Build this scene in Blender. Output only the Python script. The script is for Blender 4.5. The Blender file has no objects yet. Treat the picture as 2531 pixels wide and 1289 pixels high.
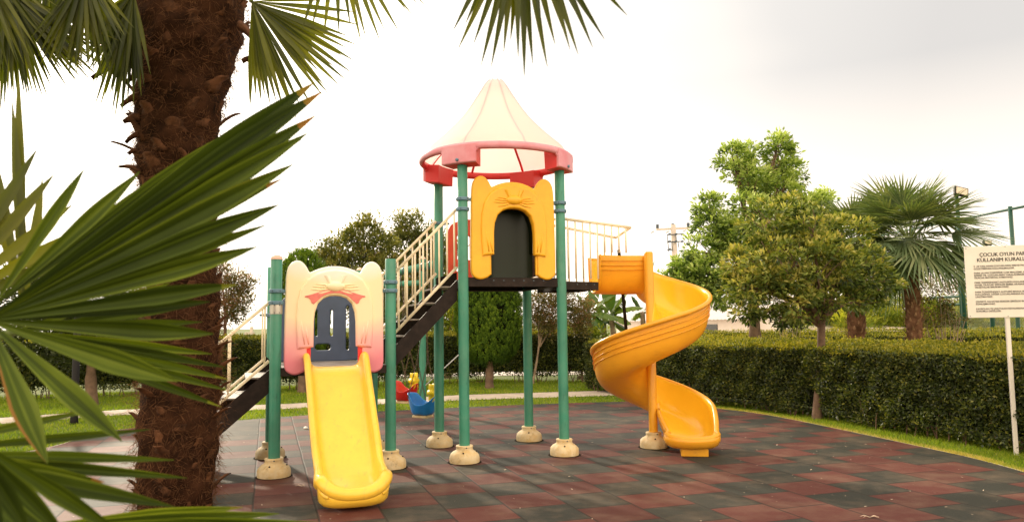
import bpy, bmesh, math, random
import numpy as np
from math import sin, cos, pi, radians, sqrt, atan2
from mathutils import Vector, Matrix
random.seed(7); RNG = np.random.default_rng(11)
C = bpy.context.scene.collection
# ------------------------------------------------------------------ camera
FPX, PITCH, ROLL, H = 1875.0, 0.0838, -0.0132, 1.5
cp, sp, cr, sr = cos(PITCH), sin(PITCH), cos(ROLL), sin(ROLL)
FW = Vector((0, cp, sp)); _U = Vector((0, -sp, cp)); _R = Vector((1, 0, 0))
RT = _R*cr + _U*sr; UP = -_R*sr + _U*cr
EYE = Vector((0, 0, H))
def ray(x, y): return FW + RT*((x-1265.5)/FPX) - UP*((y-644.5)/FPX)
def at(x, y, Y):                       # world point at depth Y seen at photo position x, y
    d = ray(x, y); return EYE + d*(Y/d.y)
def gnd(x, y, z=0.0):                  # ground point
    d = ray(x, y); return EYE + d*((z-H)/d.z)
cd = bpy.data.cameras.new('camera'); cam = bpy.data.objects.new('camera', cd); C.objects.link(cam)
cam.matrix_world = Matrix(((RT.x, UP.x, -FW.x, 0), (RT.y, UP.y, -FW.y, 0), (RT.z, UP.z, -FW.z, H), (0, 0, 0, 1)))
cd.sensor_width = 36; cd.lens = 36*FPX/2531; cd.clip_end = 3000; cd.clip_start = 0.05
cd.dof.use_dof = True; cd.dof.focus_distance = 9.0; cd.dof.aperture_fstop = 5.0
S = bpy.context.scene; S.camera = cam
S.view_settings.view_transform = 'Standard'; S.view_settings.look = 'None'; S.view_settings.exposure = 0
S.cycles.max_bounces = 8; S.cycles.transparent_max_bounces = 8

# ------------------------------------------------------------------ materials
def ramp(nt, fac, stops, interp='LINEAR'):
    n = nt.nodes.new('ShaderNodeValToRGB'); n.color_ramp.interpolation = interp
    e = n.color_ramp.elements
    while len(e) < len(stops): e.new(0.5)
    for i, (p, c) in enumerate(stops):
        e[i].position = p; e[i].color = (*c, 1) if len(c) == 3 else c
    nt.links.new(fac, n.inputs[0]); return n.outputs[0]
def noise(nt, scale, detail=4, vec=None, rough=0.55, dist=0):
    n = nt.nodes.new('ShaderNodeTexNoise'); n.inputs['Scale'].default_value = scale
    n.inputs['Detail'].default_value = detail; n.inputs['Roughness'].default_value = rough
    n.inputs['Distortion'].default_value = dist
    if vec is None: vec = nt.nodes.new('ShaderNodeTexCoord').outputs['Object']
    nt.links.new(vec, n.inputs['Vector']); return n.outputs['Fac']
def mth(nt, op, a, b=None, c=None):
    n = nt.nodes.new('ShaderNodeMath'); n.operation = op
    for i, v in enumerate((a, b, c)):
        if v is None: continue
        if isinstance(v, (int, float)): n.inputs[i].default_value = v
        else: nt.links.new(v, n.inputs[i])
    return n.outputs[0]
def mixc(nt, fac, a, b, mode='MIX'):
    n = nt.nodes.new('ShaderNodeMix'); n.data_type = 'RGBA'; n.blend_type = mode
    for i, v in ((0, fac), (6, a), (7, b)):
        if isinstance(v, (int, float)): n.inputs[i].default_value = v
        elif isinstance(v, tuple): n.inputs[i].default_value = (*v, 1)
        else: nt.links.new(v, n.inputs[i])
    return n.outputs[2]
def newmat(name):
    m = bpy.data.materials.new(name); m.use_nodes = True; nt = m.node_tree
    return m, nt, nt.nodes['Principled BSDF']
def bump(nt, p, h, s=0.3, d=0.01):
    b = nt.nodes.new('ShaderNodeBump'); b.inputs['Strength'].default_value = s; b.inputs['Distance'].default_value = d
    nt.links.new(h, b.inputs['Height']); nt.links.new(b.outputs[0], p.inputs['Normal'])
def plain(name, col, rough=0.5, var=0.12, scale=6, spec=0.5, metal=0, bmp=0.0, dirt=None, sss=0, trans=0, wear=None):
    m, nt, p = newmat(name)
    n = noise(nt, scale, 6)
    a = tuple(c*(1-var) for c in col); b = tuple(min(1, c*(1+var)) for c in col)
    colr = ramp(nt, n, [(0.3, a), (0.7, b)])
    if dirt:
        g = nt.nodes.new('ShaderNodeNewGeometry')
        n2 = noise(nt, scale*2.3, 8, rough=0.7)
        f = ramp(nt, n2, [(0.44, (0, 0, 0)), (0.70, (1, 1, 1))])
        colr = mixc(nt, mth(nt, 'MULTIPLY', f, dirt[1]), colr, dirt[0])
    if wear:
        mpw = nt.nodes.new('ShaderNodeMapping'); mpw.inputs['Scale'].default_value = wear[2]
        nt.links.new(nt.nodes.new('ShaderNodeTexCoord').outputs['Object'], mpw.inputs[0])
        f3 = ramp(nt, noise(nt, 6, 10, mpw.outputs[0], 0.75), [(0.56, (0, 0, 0)), (0.66, (1, 1, 1))])
        colr = mixc(nt, mth(nt, 'MULTIPLY', f3, wear[1]), colr, wear[0])
    nt.links.new(colr, p.inputs['Base Color'])
    p.inputs['Roughness'].default_value = rough; p.inputs['Metallic'].default_value = metal
    p.inputs['Specular IOR Level'].default_value = spec
    if sss:
        p.inputs['Subsurface Weight'].default_value = sss; p.inputs['Subsurface Radius'].default_value = (0.04, 0.02, 0.01)
    if bmp: bump(nt, p, noise(nt, scale*12, 4), bmp, 0.004)
    if trans:
        t = nt.nodes.new('ShaderNodeBsdfTranslucent'); nt.links.new(mixc(nt, 0.35, colr, (1.0, 0.85, 0.2)) if name.startswith('orange') else colr, t.inputs[0])
        mx = nt.nodes.new('ShaderNodeMixShader'); mx.inputs[0].default_value = trans
        nt.links.new(p.outputs[0], mx.inputs[1]); nt.links.new(t.outputs[0], mx.inputs[2])
        nt.links.new(mx.outputs[0], nt.nodes['Material Output'].inputs[0])
    return m
def leafmat(name, stops, trans=0.35, rough=0.5, tint=(1.25, 1.2, 0.35), big=1.2, spec=0.35):
    """leaf material: per-leaf attribute rnd (random tone, in crowns also painted shading) picks the colour, a slow noise shifts whole clumps"""
    m, nt, p = newmat(name)
    a = nt.nodes.new('ShaderNodeAttribute'); a.attribute_name = 'rnd'
    n = noise(nt, big, 3)
    f = mth(nt, 'ADD', mth(nt, 'MULTIPLY', a.outputs['Fac'], 0.75), mth(nt, 'MULTIPLY', mth(nt, 'SUBTRACT', n, 0.35), 0.8))
    col = ramp(nt, f, stops)
    nt.links.new(col, p.inputs['Base Color']); p.inputs['Roughness'].default_value = rough
    p.inputs['Specular IOR Level'].default_value = spec
    t = nt.nodes.new('ShaderNodeBsdfTranslucent')
    nt.links.new(mixc(nt, 1.0, col, tint, 'MULTIPLY'), t.inputs[0])
    mx = nt.nodes.new('ShaderNodeMixShader'); mx.inputs[0].default_value = trans
    nt.links.new(p.outputs[0], mx.inputs[1]); nt.links.new(t.outputs[0], mx.inputs[2])
    nt.links.new(mx.outputs[0], nt.nodes['Material Output'].inputs[0])
    return m
M = {}
M['green'] = plain('green_post_paint', (0.04, 0.235, 0.155), 0.42, 0.16, 2.5, dirt=((0.16, 0.28, 0.2), 0.3), wear=((0.02, 0.12, 0.08), .6, (2.5, 2.5, .7)))
M['clamp'] = plain('blue_grey_clamp_plastic', (0.11, 0.22, 0.30), 0.45, 0.1)
M['bolt'] = plain('dark_bolt_metal', (0.05, 0.07, 0.09), 0.5)
M['base'] = plain('stained_cream_plastic', (0.62, 0.50, 0.30), 0.7, 0.15, 5, bmp=0.3, dirt=((0.55, 0.34, 0.09), 0.7), wear=((0.22, 0.15, 0.07), .5, (2, 2, 2)))
M['cap'] = plain('peach_plastic_cap', (0.72, 0.50, 0.40), 0.5)
M['slide'] = plain('sun_yellow_slide_plastic', (0.90, 0.56, 0.055), 0.28, 0.05, 2, sss=0.0, dirt=((0.62, 0.36, 0.04), 0.3), wear=((0.55, 0.33, 0.08), .45, (3, 1.2, 1.2)))
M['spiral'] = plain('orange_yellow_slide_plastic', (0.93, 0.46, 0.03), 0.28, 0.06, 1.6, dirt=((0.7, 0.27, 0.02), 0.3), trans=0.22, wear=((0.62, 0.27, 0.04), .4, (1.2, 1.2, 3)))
M['spiral_lit'] = plain('slide_inside_painted_light', (0.94, 0.58, 0.03), 0.22, 0.05, 1.6, dirt=((0.8, 0.42, 0.03), 0.25), trans=0.15)  # same plastic as outside; light in the chute painted as a yellower colour
M['panel_y'] = plain('amber_panel_plastic', (0.93, 0.48, 0.02), 0.4, 0.06, 2.5, dirt=((0.8, 0.34, 0.02), 0.35), wear=((0.66, 0.28, 0.03), .35, (3, 1, 1)))
M['red'] = plain('red_panel_plastic', (0.75, 0.10, 0.055), 0.42, 0.1)
M['redin'] = plain('bright_red_recess_plastic', (0.72, 0.03, 0.03), 0.42, 0.1)
M['coral'] = plain('faded_coral_plastic', (0.80, 0.20, 0.17), 0.5, 0.2, 12)
M['navy'] = plain('navy_panel_plastic', (0.055, 0.085, 0.16), 0.45, 0.12)
M['navyedge'] = plain('worn_pale_edge_plastic', (0.35, 0.36, 0.42), 0.5)
M['dkgreen'] = plain('dark_green_panel_plastic', (0.006, 0.012, 0.004), 0.4, 0.3, 1.5, spec=0.35)
M['deck'] = plain('black_brown_coated_steel', (0.016, 0.010, 0.008), 0.6, 0.3, 5, spec=0.2, bmp=0.3, dirt=((0.07, 0.045, 0.035), 0.3))
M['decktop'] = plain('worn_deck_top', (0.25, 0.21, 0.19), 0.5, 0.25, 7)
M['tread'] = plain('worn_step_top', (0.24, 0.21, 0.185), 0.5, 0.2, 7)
M['rail'] = plain('cream_rail_paint', (0.90, 0.82, 0.66), 0.42, 0.06, trans=0.5)  # translucency added to opaque rails so they look bright against the sky
M['steel'] = plain('brushed_steel_collar', (0.55, 0.52, 0.47), 0.35, 0.15, 8, metal=0.7)
M['white'] = plain('cream_white_paint', (0.78, 0.73, 0.66), 0.5, 0.05)
M['ink'] = plain('black_print', (0.03, 0.028, 0.028), 0.6)
M['black'] = plain('black_painted_steel', (0.010, 0.009, 0.009), 0.6, spec=0.2)
M['chain'] = plain('rusty_chain_steel', (0.11, 0.075, 0.05), 0.5, 0.3, 20, metal=0.5)
M['swred'] = plain('red_swing_plastic', (0.55, 0.02, 0.015), 0.35)
M['swblue'] = plain('blue_swing_plastic', (0.015, 0.21, 0.62), 0.35)
M['swyel'] = plain('yellow_swing_plastic', (0.9, 0.66, 0.02), 0.35)
M['dgpost'] = plain('dark_green_fence_paint', (0.012, 0.07, 0.045), 0.4)
M['wire'] = plain('grey_chain_link_wire', (0.42, 0.42, 0.40), 0.5)
M['concrete'] = plain('pale_concrete', (0.55, 0.48, 0.41), 0.85, 0.12, 4)
M['wall'] = plain('beige_wall', (0.66, 0.58, 0.50), 0.85, 0.06, 1)
M['iron'] = plain('corrugated_pale_roof', (0.56, 0.53, 0.52), 0.5, 0.08, 1)
M['glassdark'] = plain('dark_window', (0.05, 0.05, 0.05), 0.2)
M['skin'] = plain('skin', (0.42, 0.23, 0.15), 0.6)
M['hair'] = plain('dark_brown_hair', (0.03, 0.018, 0.012), 0.6)
M['shirt'] = plain('grey_shirt_cloth', (0.28, 0.27, 0.28), 0.9)
M['trousers'] = plain('navy_trousers_cloth', (0.04, 0.05, 0.09), 0.9)
M['bark'] = plain('brown_bark', (0.16, 0.10, 0.065), 0.9, 0.35, 9, bmp=0.8)
M['palebark'] = plain('pale_twig_bark', (0.34, 0.25, 0.17), 0.9, 0.3, 9, bmp=0.6)
M['fibre'] = plain('palm_trunk_fibre', (0.036, 0.015, 0.007), 0.95, 0.7, 7, bmp=1.0, spec=0.1)
M['hairf'] = plain('loose_palm_fibre', (0.16, 0.078, 0.038), 0.9, 0.4, 9, spec=0.1, trans=0.5)
M['boot'] = plain('old_leaf_base', (0.085, 0.036, 0.016), 0.85, 0.85, 9, bmp=0.5, spec=0.2)
M['lamp'] = plain('floodlight_lens', (0.62, 0.52, 0.40), 0.2)
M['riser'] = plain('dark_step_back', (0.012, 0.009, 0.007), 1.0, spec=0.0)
M['footring'] = plain('matt_dark_brown', (0.022, 0.017, 0.012), 0.95, 0.5, 12, spec=0.05)
M['lit1'] = plain('dry_litter', (0.6, 0.48, 0.36), 0.9, 0.35, 30)
M['tip'] = plain('dry_orange_leaf_tip', (0.35, 0.16, 0.04), 0.8)
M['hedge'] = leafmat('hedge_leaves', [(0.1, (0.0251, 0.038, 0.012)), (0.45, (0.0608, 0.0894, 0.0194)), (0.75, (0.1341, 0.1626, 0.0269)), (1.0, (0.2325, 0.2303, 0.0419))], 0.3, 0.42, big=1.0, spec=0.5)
M['hedgetop'] = leafmat('hedge_top_sunlit_leaves', [(0.1, (0.0788, 0.1086, 0.0131)), (0.5, (0.2231, 0.2402, 0.0273)), (0.9, (0.4331, 0.3775, 0.0545))], 0.45, 0.45)  # same leaves as the sides, sunlight on the top put into the colour
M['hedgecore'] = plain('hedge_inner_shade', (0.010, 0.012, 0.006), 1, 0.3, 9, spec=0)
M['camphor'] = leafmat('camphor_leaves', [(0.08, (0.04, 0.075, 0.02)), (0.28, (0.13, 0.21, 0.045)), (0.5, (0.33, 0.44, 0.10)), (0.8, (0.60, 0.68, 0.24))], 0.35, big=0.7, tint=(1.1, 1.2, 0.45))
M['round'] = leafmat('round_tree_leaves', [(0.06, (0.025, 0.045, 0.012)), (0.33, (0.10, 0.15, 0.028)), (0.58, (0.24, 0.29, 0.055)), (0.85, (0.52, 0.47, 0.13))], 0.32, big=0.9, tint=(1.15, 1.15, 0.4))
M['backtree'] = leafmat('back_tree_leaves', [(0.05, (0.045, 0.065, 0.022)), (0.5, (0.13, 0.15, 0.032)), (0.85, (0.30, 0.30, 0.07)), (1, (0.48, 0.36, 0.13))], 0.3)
M['conifer'] = leafmat('conifer_sprays', [(0.1, (0.0306, 0.0675, 0.0096)), (0.5, (0.085, 0.165, 0.0144)), (0.9, (0.187, 0.285, 0.024))], 0.25, 0.7, big=1.5, spec=0.2)
M['myrtle'] = leafmat('crape_myrtle_leaves', [(0.1, (0.05, 0.06, 0.02)), (0.5, (0.16, 0.15, 0.05)), (0.8, (0.30, 0.18, 0.09)), (1, (0.50, 0.22, 0.24))], 0.4, big=1.6)
M['dktree'] = leafmat('dark_background_leaves', [(0.1, (0.016, 0.0252, 0.0072)), (0.6, (0.0448, 0.063, 0.0144)), (1, (0.096, 0.126, 0.024))], 0.25)
M['reed'] = leafmat('yellow_green_bush_leaves', [(0.05, (0.095, 0.16, 0.0225)), (0.5, (0.247, 0.32, 0.0375)), (0.95, (0.57, 0.544, 0.075))], 0.45, big=0.8)
M['banana'] = leafmat('banana_leaf', [(0.0, (0.0203, 0.0534, 0.0086)), (0.5, (0.0473, 0.1069, 0.0144)), (1, (0.162, 0.2351, 0.024))], 0.18, 0.35, big=0.8)
M['frond'] = leafmat('palm_frond_leaf', [(0.0, (0.014, 0.026, 0.004)), (0.35, (0.030, 0.048, 0.007)), (0.62, (0.065, 0.10, 0.012)), (0.85, (0.15, 0.20, 0.025)), (0.96, (0.13, 0.14, 0.02)), (1, (0.25, 0.13, 0.035))], 0.3, 0.5, tint=(1.7, 1.5, 0.25), big=2.5, spec=0.12)
M['frondfar'] = leafmat('far_palm_leaf', [(0.0, (0.0559, 0.0987, 0.0437)), (0.5, (0.1398, 0.1973, 0.0956)), (1, (0.3726, 0.3947, 0.2184))], 0.35, 0.4, big=1.5)
M['frondup'] = leafmat('overhead_palm_leaf', [(0.0, (0.012, 0.018, 0.003)), (0.4, (0.05, 0.066, 0.008)), (1, (0.17, 0.18, 0.015))], 0.5, 0.5, tint=(1.9, 1.8, 0.25), big=2)
M['grassb'] = leafmat('lawn_blades', [(0.05, (0.0966, 0.1685, 0.0112)), (0.5, (0.2003, 0.3089, 0.0187)), (0.9, (0.373, 0.4212, 0.0467)), (1, (0.5801, 0.4774, 0.1496))], 0.4, 0.6, tint=(1.2, 1.2, 0.4), big=0.9, spec=0.2)
M['fibrefar'] = plain('reddish_palm_trunk', (0.17, 0.085, 0.05), 0.95, 0.5, 8, bmp=1.0, spec=0.1)
M['bootfar'] = plain('pale_cut_leaf_base', (0.30, 0.17, 0.10), 0.85, 0.5, 12, spec=0.2)
M['petiole'] = plain('palm_stalk', (0.12, 0.16, 0.03), 0.45, 0.2)

def mat_pink():
    m, nt, p = newmat('sun_faded_pink_panel_plastic')
    tc = nt.nodes.new('ShaderNodeTexCoord'); s = nt.nodes.new('ShaderNodeSeparateXYZ'); nt.links.new(tc.outputs['Object'], s.inputs[0])
    n = noise(nt, 4, 4)
    f = mth(nt, 'ADD', s.outputs['Y'], mth(nt, 'MULTIPLY', mth(nt, 'SUBTRACT', n, 0.5), 0.12))
    ax = mth(nt, 'MULTIPLY', mth(nt, 'ABSOLUTE', s.outputs['X']), 0.22)
    f = mth(nt, 'SUBTRACT', f, ax)
    col = ramp(nt, f, [(0.0, (0.80, 0.24, 0.30)), (0.24, (0.90, 0.46, 0.44)), (0.45, (0.96, 0.79, 0.52)), (0.85, (0.95, 0.82, 0.52)), (1, (0.97, 0.92, 0.84))])
    nt.links.new(col, p.inputs['Base Color']); p.inputs['Roughness'].default_value = 0.5
    return m
M['pink'] = mat_pink()
def mat_roof():
    m, nt, p = newmat('faded_translucent_roof_plastic')
    tc = nt.nodes.new('ShaderNodeTexCoord'); s = nt.nodes.new('ShaderNodeSeparateXYZ'); nt.links.new(tc.outputs['Object'], s.inputs[0])
    ang = mth(nt, 'ARCTAN2', s.outputs['Y'], s.outputs['X'])
    k = mth(nt, 'ABSOLUTE', mth(nt, 'SUBTRACT', mth(nt, 'FRACT', mth(nt, 'ADD', mth(nt, 'MULTIPLY', ang, 8/(2*pi)), 0.0)), 0.5))
    rad = mth(nt, 'SQRT', mth(nt, 'ADD', mth(nt, 'POWER', s.outputs['X'], 2), mth(nt, 'POWER', s.outputs['Y'], 2)))
    kk = mth(nt, 'MULTIPLY', k, mth(nt, 'ADD', rad, 0.08))
    rib = ramp(nt, mth(nt, 'ADD', mth(nt, 'MULTIPLY', kk, 12), mth(nt, 'MULTIPLY', noise(nt, 9), 0.12)), [(0.16, (1, 1, 1)), (0.32, (0, 0, 0))])
    col = mixc(nt, mth(nt, 'MULTIPLY', rib, 0.5), (1.0, 0.91, 0.86), (0.96, 0.55, 0.63))
    top = ramp(nt, mth(nt, 'DIVIDE', s.outputs['Z'], 1.05), [(0.66, (0, 0, 0)), (0.95, (1, 1, 1))])
    col = mixc(nt, mth(nt, 'MULTIPLY', top, 0.4), col, (0.86, 0.55, 0.62))
    nt.links.new(col, p.inputs['Base Color']); p.inputs['Roughness'].default_value = 0.5
    t = nt.nodes.new('ShaderNodeBsdfTranslucent'); nt.links.new(col, t.inputs[0])
    mx = nt.nodes.new('ShaderNodeMixShader'); mx.inputs[0].default_value = 0.42
    nt.links.new(p.outputs[0], mx.inputs[1]); nt.links.new(t.outputs[0], mx.inputs[2])
    nt.links.new(mx.outputs[0], nt.nodes['Material Output'].inputs[0])
    return m
M['roof'] = mat_roof()
def mat_bracket():
    m, nt, p = newmat('roof_rim_red_plastic')
    tc = nt.nodes.new('ShaderNodeTexCoord'); s = nt.nodes.new('ShaderNodeSeparateXYZ'); nt.links.new(tc.outputs['Object'], s.inputs[0])
    rad = mth(nt, 'SQRT', mth(nt, 'ADD', mth(nt, 'POWER', s.outputs['X'], 2), mth(nt, 'POWER', s.outputs['Y'], 2)))
    f = ramp(nt, rad, [(0.915, (0, 0, 0)), (0.94, (1, 1, 1))])
    n = ramp(nt, noise(nt, 5, 5), [(0.35, (0.70, 0.22, 0.27)), (0.7, (0.76, 0.36, 0.43))])
    col = mixc(nt, f, (0.74, 0.05, 0.055), n)
    nt.links.new(col, p.inputs['Base Color']); p.inputs['Roughness'].default_value = 0.42
    return m
M['rim'] = mat_bracket()
TT = 0.3119; TS = 0.5022               # rubber tile grid angle and size
def mat_tiles():
    m, nt, p = newmat('rubber_tiles_red_and_grey_green')
    g = nt.nodes.new('ShaderNodeNewGeometry'); s = nt.nodes.new('ShaderNodeSeparateXYZ'); nt.links.new(g.outputs['Position'], s.inputs[0])
    P0 = gnd(960+880/4.218, 1080+455/4.218)
    X = mth(nt, 'SUBTRACT', s.outputs['X'], P0.x); Yv = mth(nt, 'SUBTRACT', s.outputs['Y'], P0.y)
    # tiny wander so the seams are not ruler straight
    wob = mth(nt, 'MULTIPLY', mth(nt, 'SUBTRACT', noise(nt, 1.3, 2, g.outputs['Position']), 0.5), 0.03)
    a = mth(nt, 'ADD', mth(nt, 'ADD', mth(nt, 'MULTIPLY', X, cos(TT)/TS), mth(nt, 'MULTIPLY', Yv, sin(TT)/TS)), wob)
    t = mth(nt, 'ADD', mth(nt, 'MULTIPLY', X, sin(TT)/TS), mth(nt, 'MULTIPLY', Yv, -cos(TT)/TS))
    k = mth(nt, 'FLOOR', a); fa = mth(nt, 'FRACT', a)
    t2 = mth(nt, 'ADD', mth(nt, 'ADD', t, mth(nt, 'MULTIPLY', k, 0.62)), wob)
    t2 = mth(nt, 'ADD', t2, 0.62)
    r = mth(nt, 'FLOOR', t2); ft = mth(nt, 'FRACT', t2)
    par = mth(nt, 'ABSOLUTE', mth(nt, 'SUBTRACT', mth(nt, 'MULTIPLY', mth(nt, 'FRACT', mth(nt, 'MULTIPLY', r, 0.5)), 2), 0))
    cv = nt.nodes.new('ShaderNodeCombineXYZ'); nt.links.new(k, cv.inputs[0]); nt.links.new(r, cv.inputs[1])
    wn = nt.nodes.new('ShaderNodeTexWhiteNoise'); nt.links.new(cv.outputs[0], wn.inputs['Vector'])
    # the odd tile was replaced with one of the other colour
    par = mth(nt, 'ABSOLUTE', mth(nt, 'SUBTRACT', par, mth(nt, 'GREATER_THAN', wn.outputs['Value'], 0.965)))
    pos = g.outputs['Position']
    spk = noise(nt, 190, 2, pos, 0.8); blot = noise(nt, 1.7, 6, pos, 0.62); blot2 = noise(nt, 7, 5, pos)
    red = ramp(nt, spk, [(0.3, (0.058, 0.016, 0.012)), (0.55, (0.098, 0.029, 0.022)), (0.8, (0.16, 0.065, 0.045))])
    grn = ramp(nt, spk, [(0.3, (0.017, 0.018, 0.013)), (0.55, (0.034, 0.036, 0.028)), (0.8, (0.072, 0.072, 0.056))])
    col = mixc(nt, par, red, grn)
    col = mixc(nt, 1.0, col, ramp(nt, wn.outputs['Value'], [(0, (0.80, 0.80, 0.80)), (1, (1.15, 1.12, 1.12))]), 'MULTIPLY')
    dust = ramp(nt, mth(nt, 'ADD', mth(nt, 'MULTIPLY', blot, 0.75), mth(nt, 'MULTIPLY', blot2, 0.25)), [(0.46, (0, 0, 0)), (0.68, (1, 1, 1))])
    col = mixc(nt, mth(nt, 'MULTIPLY', dust, 0.38), col, (0.22, 0.155, 0.105))
    # worn area at the foot of the stairs, left of the slide
    e1 = mth(nt, 'ABSOLUTE', mth(nt, 'SUBTRACT', fa, 0.5)); e2 = mth(nt, 'ABSOLUTE', mth(nt, 'SUBTRACT', ft, 0.5))
    jit = mth(nt, 'MULTIPLY', mth(nt, 'SUBTRACT', noise(nt, 14, 3, pos), 0.5), 0.012)
    e = mth(nt, 'ADD', mth(nt, 'MAXIMUM', e1, e2), jit)
    seam = ramp(nt, e, [(0.478, (0, 0, 0)), (0.491, (1, 1, 1))])
    col = mixc(nt, mth(nt, 'MULTIPLY', seam, 0.8), col, (0.022, 0.018, 0.014))
    nt.links.new(col, p.inputs['Base Color']); p.inputs['Roughness'].default_value = 0.7
    p.inputs['Specular IOR Level'].default_value = 0.22
    hgt = mth(nt, 'SUBTRACT', mth(nt, 'ADD', mth(nt, 'MULTIPLY', spk, 0.35), mth(nt, 'MULTIPLY', wn.outputs['Value'], 0.25)), seam)
    bump(nt, p, hgt, 0.5, 0.006)
    return m
M['tiles'] = mat_tiles()
def mat_lawn():
    m, nt, p = newmat('lawn_soil_and_grass')
    col = ramp(nt, noise(nt, 1.3, 6), [(0.3, (0.06, 0.10, 0.014)), (0.55, (0.12, 0.17, 0.02)), (0.75, (0.24, 0.21, 0.08))])
    col = mixc(nt, 0.6, col, ramp(nt, noise(nt, 60, 3), [(0.3, (0.04, 0.06, 0.01)), (0.7, (0.17, 0.2, 0.04))]))
    nt.links.new(col, p.inputs['Base Color']); p.inputs['Roughness'].default_value = 0.95
    bump(nt, p, noise(nt, 45, 3), 0.8, 0.02)
    return m
M['lawn'] = mat_lawn()
M['path'] = plain('pale_flagstone', (0.50, 0.42, 0.34), 0.85, 0.2, 3, bmp=0.4)
M['stone'] = plain('pale_paving', (0.60, 0.54, 0.48), 0.85, 0.15, 3)

# ------------------------------------------------------------------ mesh helpers
def tag(o, label=None, cat=None, group=None, kind=None):
    if label: o['label'] = label
    if cat: o['category'] = cat
    if group: o['group'] = group
    if kind: o['kind'] = kind
    return o
def thing(name, label, cat, loc=(0, 0, 0), group=None):
    o = bpy.data.objects.new(name, None); C.objects.link(o); o.location = loc; o.empty_display_size = 0.1
    return tag(o, label, cat, group)
def wmat(o):
    m = o.matrix_basis if o.rotation_mode else o.matrix_basis
    m = o.matrix_parent_inverse @ m if o.parent is not None else m
    return wmat(o.parent) @ m if o.parent is not None else m
def link(name, me, mat, parent=None, smooth=False, world=True):
    if mat is not None: me.materials.append(mat)
    if smooth: me.polygons.foreach_set('use_smooth', [True]*len(me.polygons))
    o = bpy.data.objects.new(name, me); C.objects.link(o)
    if parent is not None:
        o.parent = parent
        if world:                    # mesh given in world coordinates: undo the parents' offsets
            o.matrix_parent_inverse = wmat(parent).inverted()
    return o
def bolt(parent, a, b, r, mat='bolt', n=8):
    mb = MB(); mb.tube([a, b], r, n); return mb.build('bolt', M[mat], parent, True)
class MB:
    def __init__(s): s.v = []; s.f = []; s.r = []
    def add(s, vs, fs, rnd=0.5):
        b = len(s.v); s.v += [tuple(v) for v in vs]; s.f += [tuple(i+b for i in f) for f in fs]; s.r += [rnd]*len(fs)
    def box(s, c, sx, sy, sz, ax=None):
        c = Vector(c); ax = ax or (Vector((1, 0, 0)), Vector((0, 1, 0)), Vector((0, 0, 1)))
        vs = [c + ax[0]*(i*sx/2) + ax[1]*(j*sy/2) + ax[2]*(k*sz/2) for k in (-1, 1) for j in (-1, 1) for i in (-1, 1)]
        s.add(vs, [(0, 2, 3, 1), (4, 5, 7, 6), (0, 1, 5, 4), (2, 6, 7, 3), (0, 4, 6, 2), (1, 3, 7, 5)])
    def tube(s, pts, rad, n=12, cap=True, rnd=0.5):
        pts = [Vector(p) for p in pts]; m = len(pts)
        rad = [rad]*m if isinstance(rad, (int, float)) else rad
        t0 = (pts[1]-pts[0]).normalized(); a = t0.orthogonal().normalized(); rings = []
        for i, p in enumerate(pts):
            t = (pts[min(i+1, m-1)]-pts[max(i-1, 0)]).normalized()
            a = (a - t*a.dot(t)).normalized(); b = t.cross(a)
            rings.append([p + (a*cos(2*pi*k/n) + b*sin(2*pi*k/n))*rad[i] for k in range(n)])
        vs = [v for r in rings for v in r]
        fs = [(i*n+k, i*n+(k+1) % n, (i+1)*n+(k+1) % n, (i+1)*n+k) for i in range(m-1) for k in range(n)]
        if cap: fs += [tuple(range(n))[::-1], tuple((m-1)*n+k for k in range(n))]
        s.add(vs, fs, rnd)
    def lathe(s, c, prof, n=32, ax=None):
        c = Vector(c); X, Yv, Z = ax or (Vector((1, 0, 0)), Vector((0, 1, 0)), Vector((0, 0, 1)))
        vs = [c + (X*cos(2*pi*k/n) + Yv*sin(2*pi*k/n))*r + Z*z for r, z in prof for k in range(n)]
        fs = [(i*n+k, i*n+(k+1) % n, (i+1)*n+(k+1) % n, (i+1)*n+k) for i in range(len(prof)-1) for k in range(n)]
        s.add(vs, fs)
    def grid(s, rows, closed=False):
        n = len(rows[0]); vs = [v for r in rows for v in r]
        fs = [(i*n+k, i*n+k+1, (i+1)*n+k+1, (i+1)*n+k) for i in range(len(rows)-1) for k in range(n-1)]
        s.add(vs, fs)
    def build(s, name, mat, parent=None, smooth=False, bev=0, world=True, rnd=False):
        me = bpy.data.meshes.new(name); me.from_pydata(s.v, [], s.f); me.update()
        if rnd:
            at_ = me.attributes.new('rnd', 'FLOAT', 'FACE'); at_.data.foreach_set('value', s.r)
        o = link(name, me, mat, parent, smooth, world)
        if bev:
            b = o.modifiers.new('bevel', 'BEVEL'); b.width = bev; b.segments = 2; b.limit_method = 'ANGLE'; b.angle_limit = 0.7
        return o
def np_mesh(name, V, F, mat, parent=None, rnd=None, smooth=False):
    """V (n,3), F (m,k) numpy -> mesh object, fast"""
    me = bpy.data.meshes.new(name); n, k = F.shape
    me.vertices.add(len(V)); me.vertices.foreach_set('co', np.ascontiguousarray(V, np.float32).ravel())
    me.loops.add(n*k); me.loops.foreach_set('vertex_index', np.ascontiguousarray(F, np.int32).ravel())
    me.polygons.add(n); me.polygons.foreach_set('loop_start', np.arange(0, n*k, k, dtype=np.int32))
    try: me.polygons.foreach_set('loop_total', np.full(n, k, np.int32))
    except Exception: pass
    me.update(calc_edges=True)
    if rnd is not None:
        a = me.attributes.new('rnd', 'FLOAT', 'FACE'); a.data.foreach_set('value', np.ascontiguousarray(rnd, np.float32))
    return link(name, me, mat, parent, smooth)
def unit(a): return a/np.maximum(np.linalg.norm(a, axis=1, keepdims=True), 1e-9)
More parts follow.
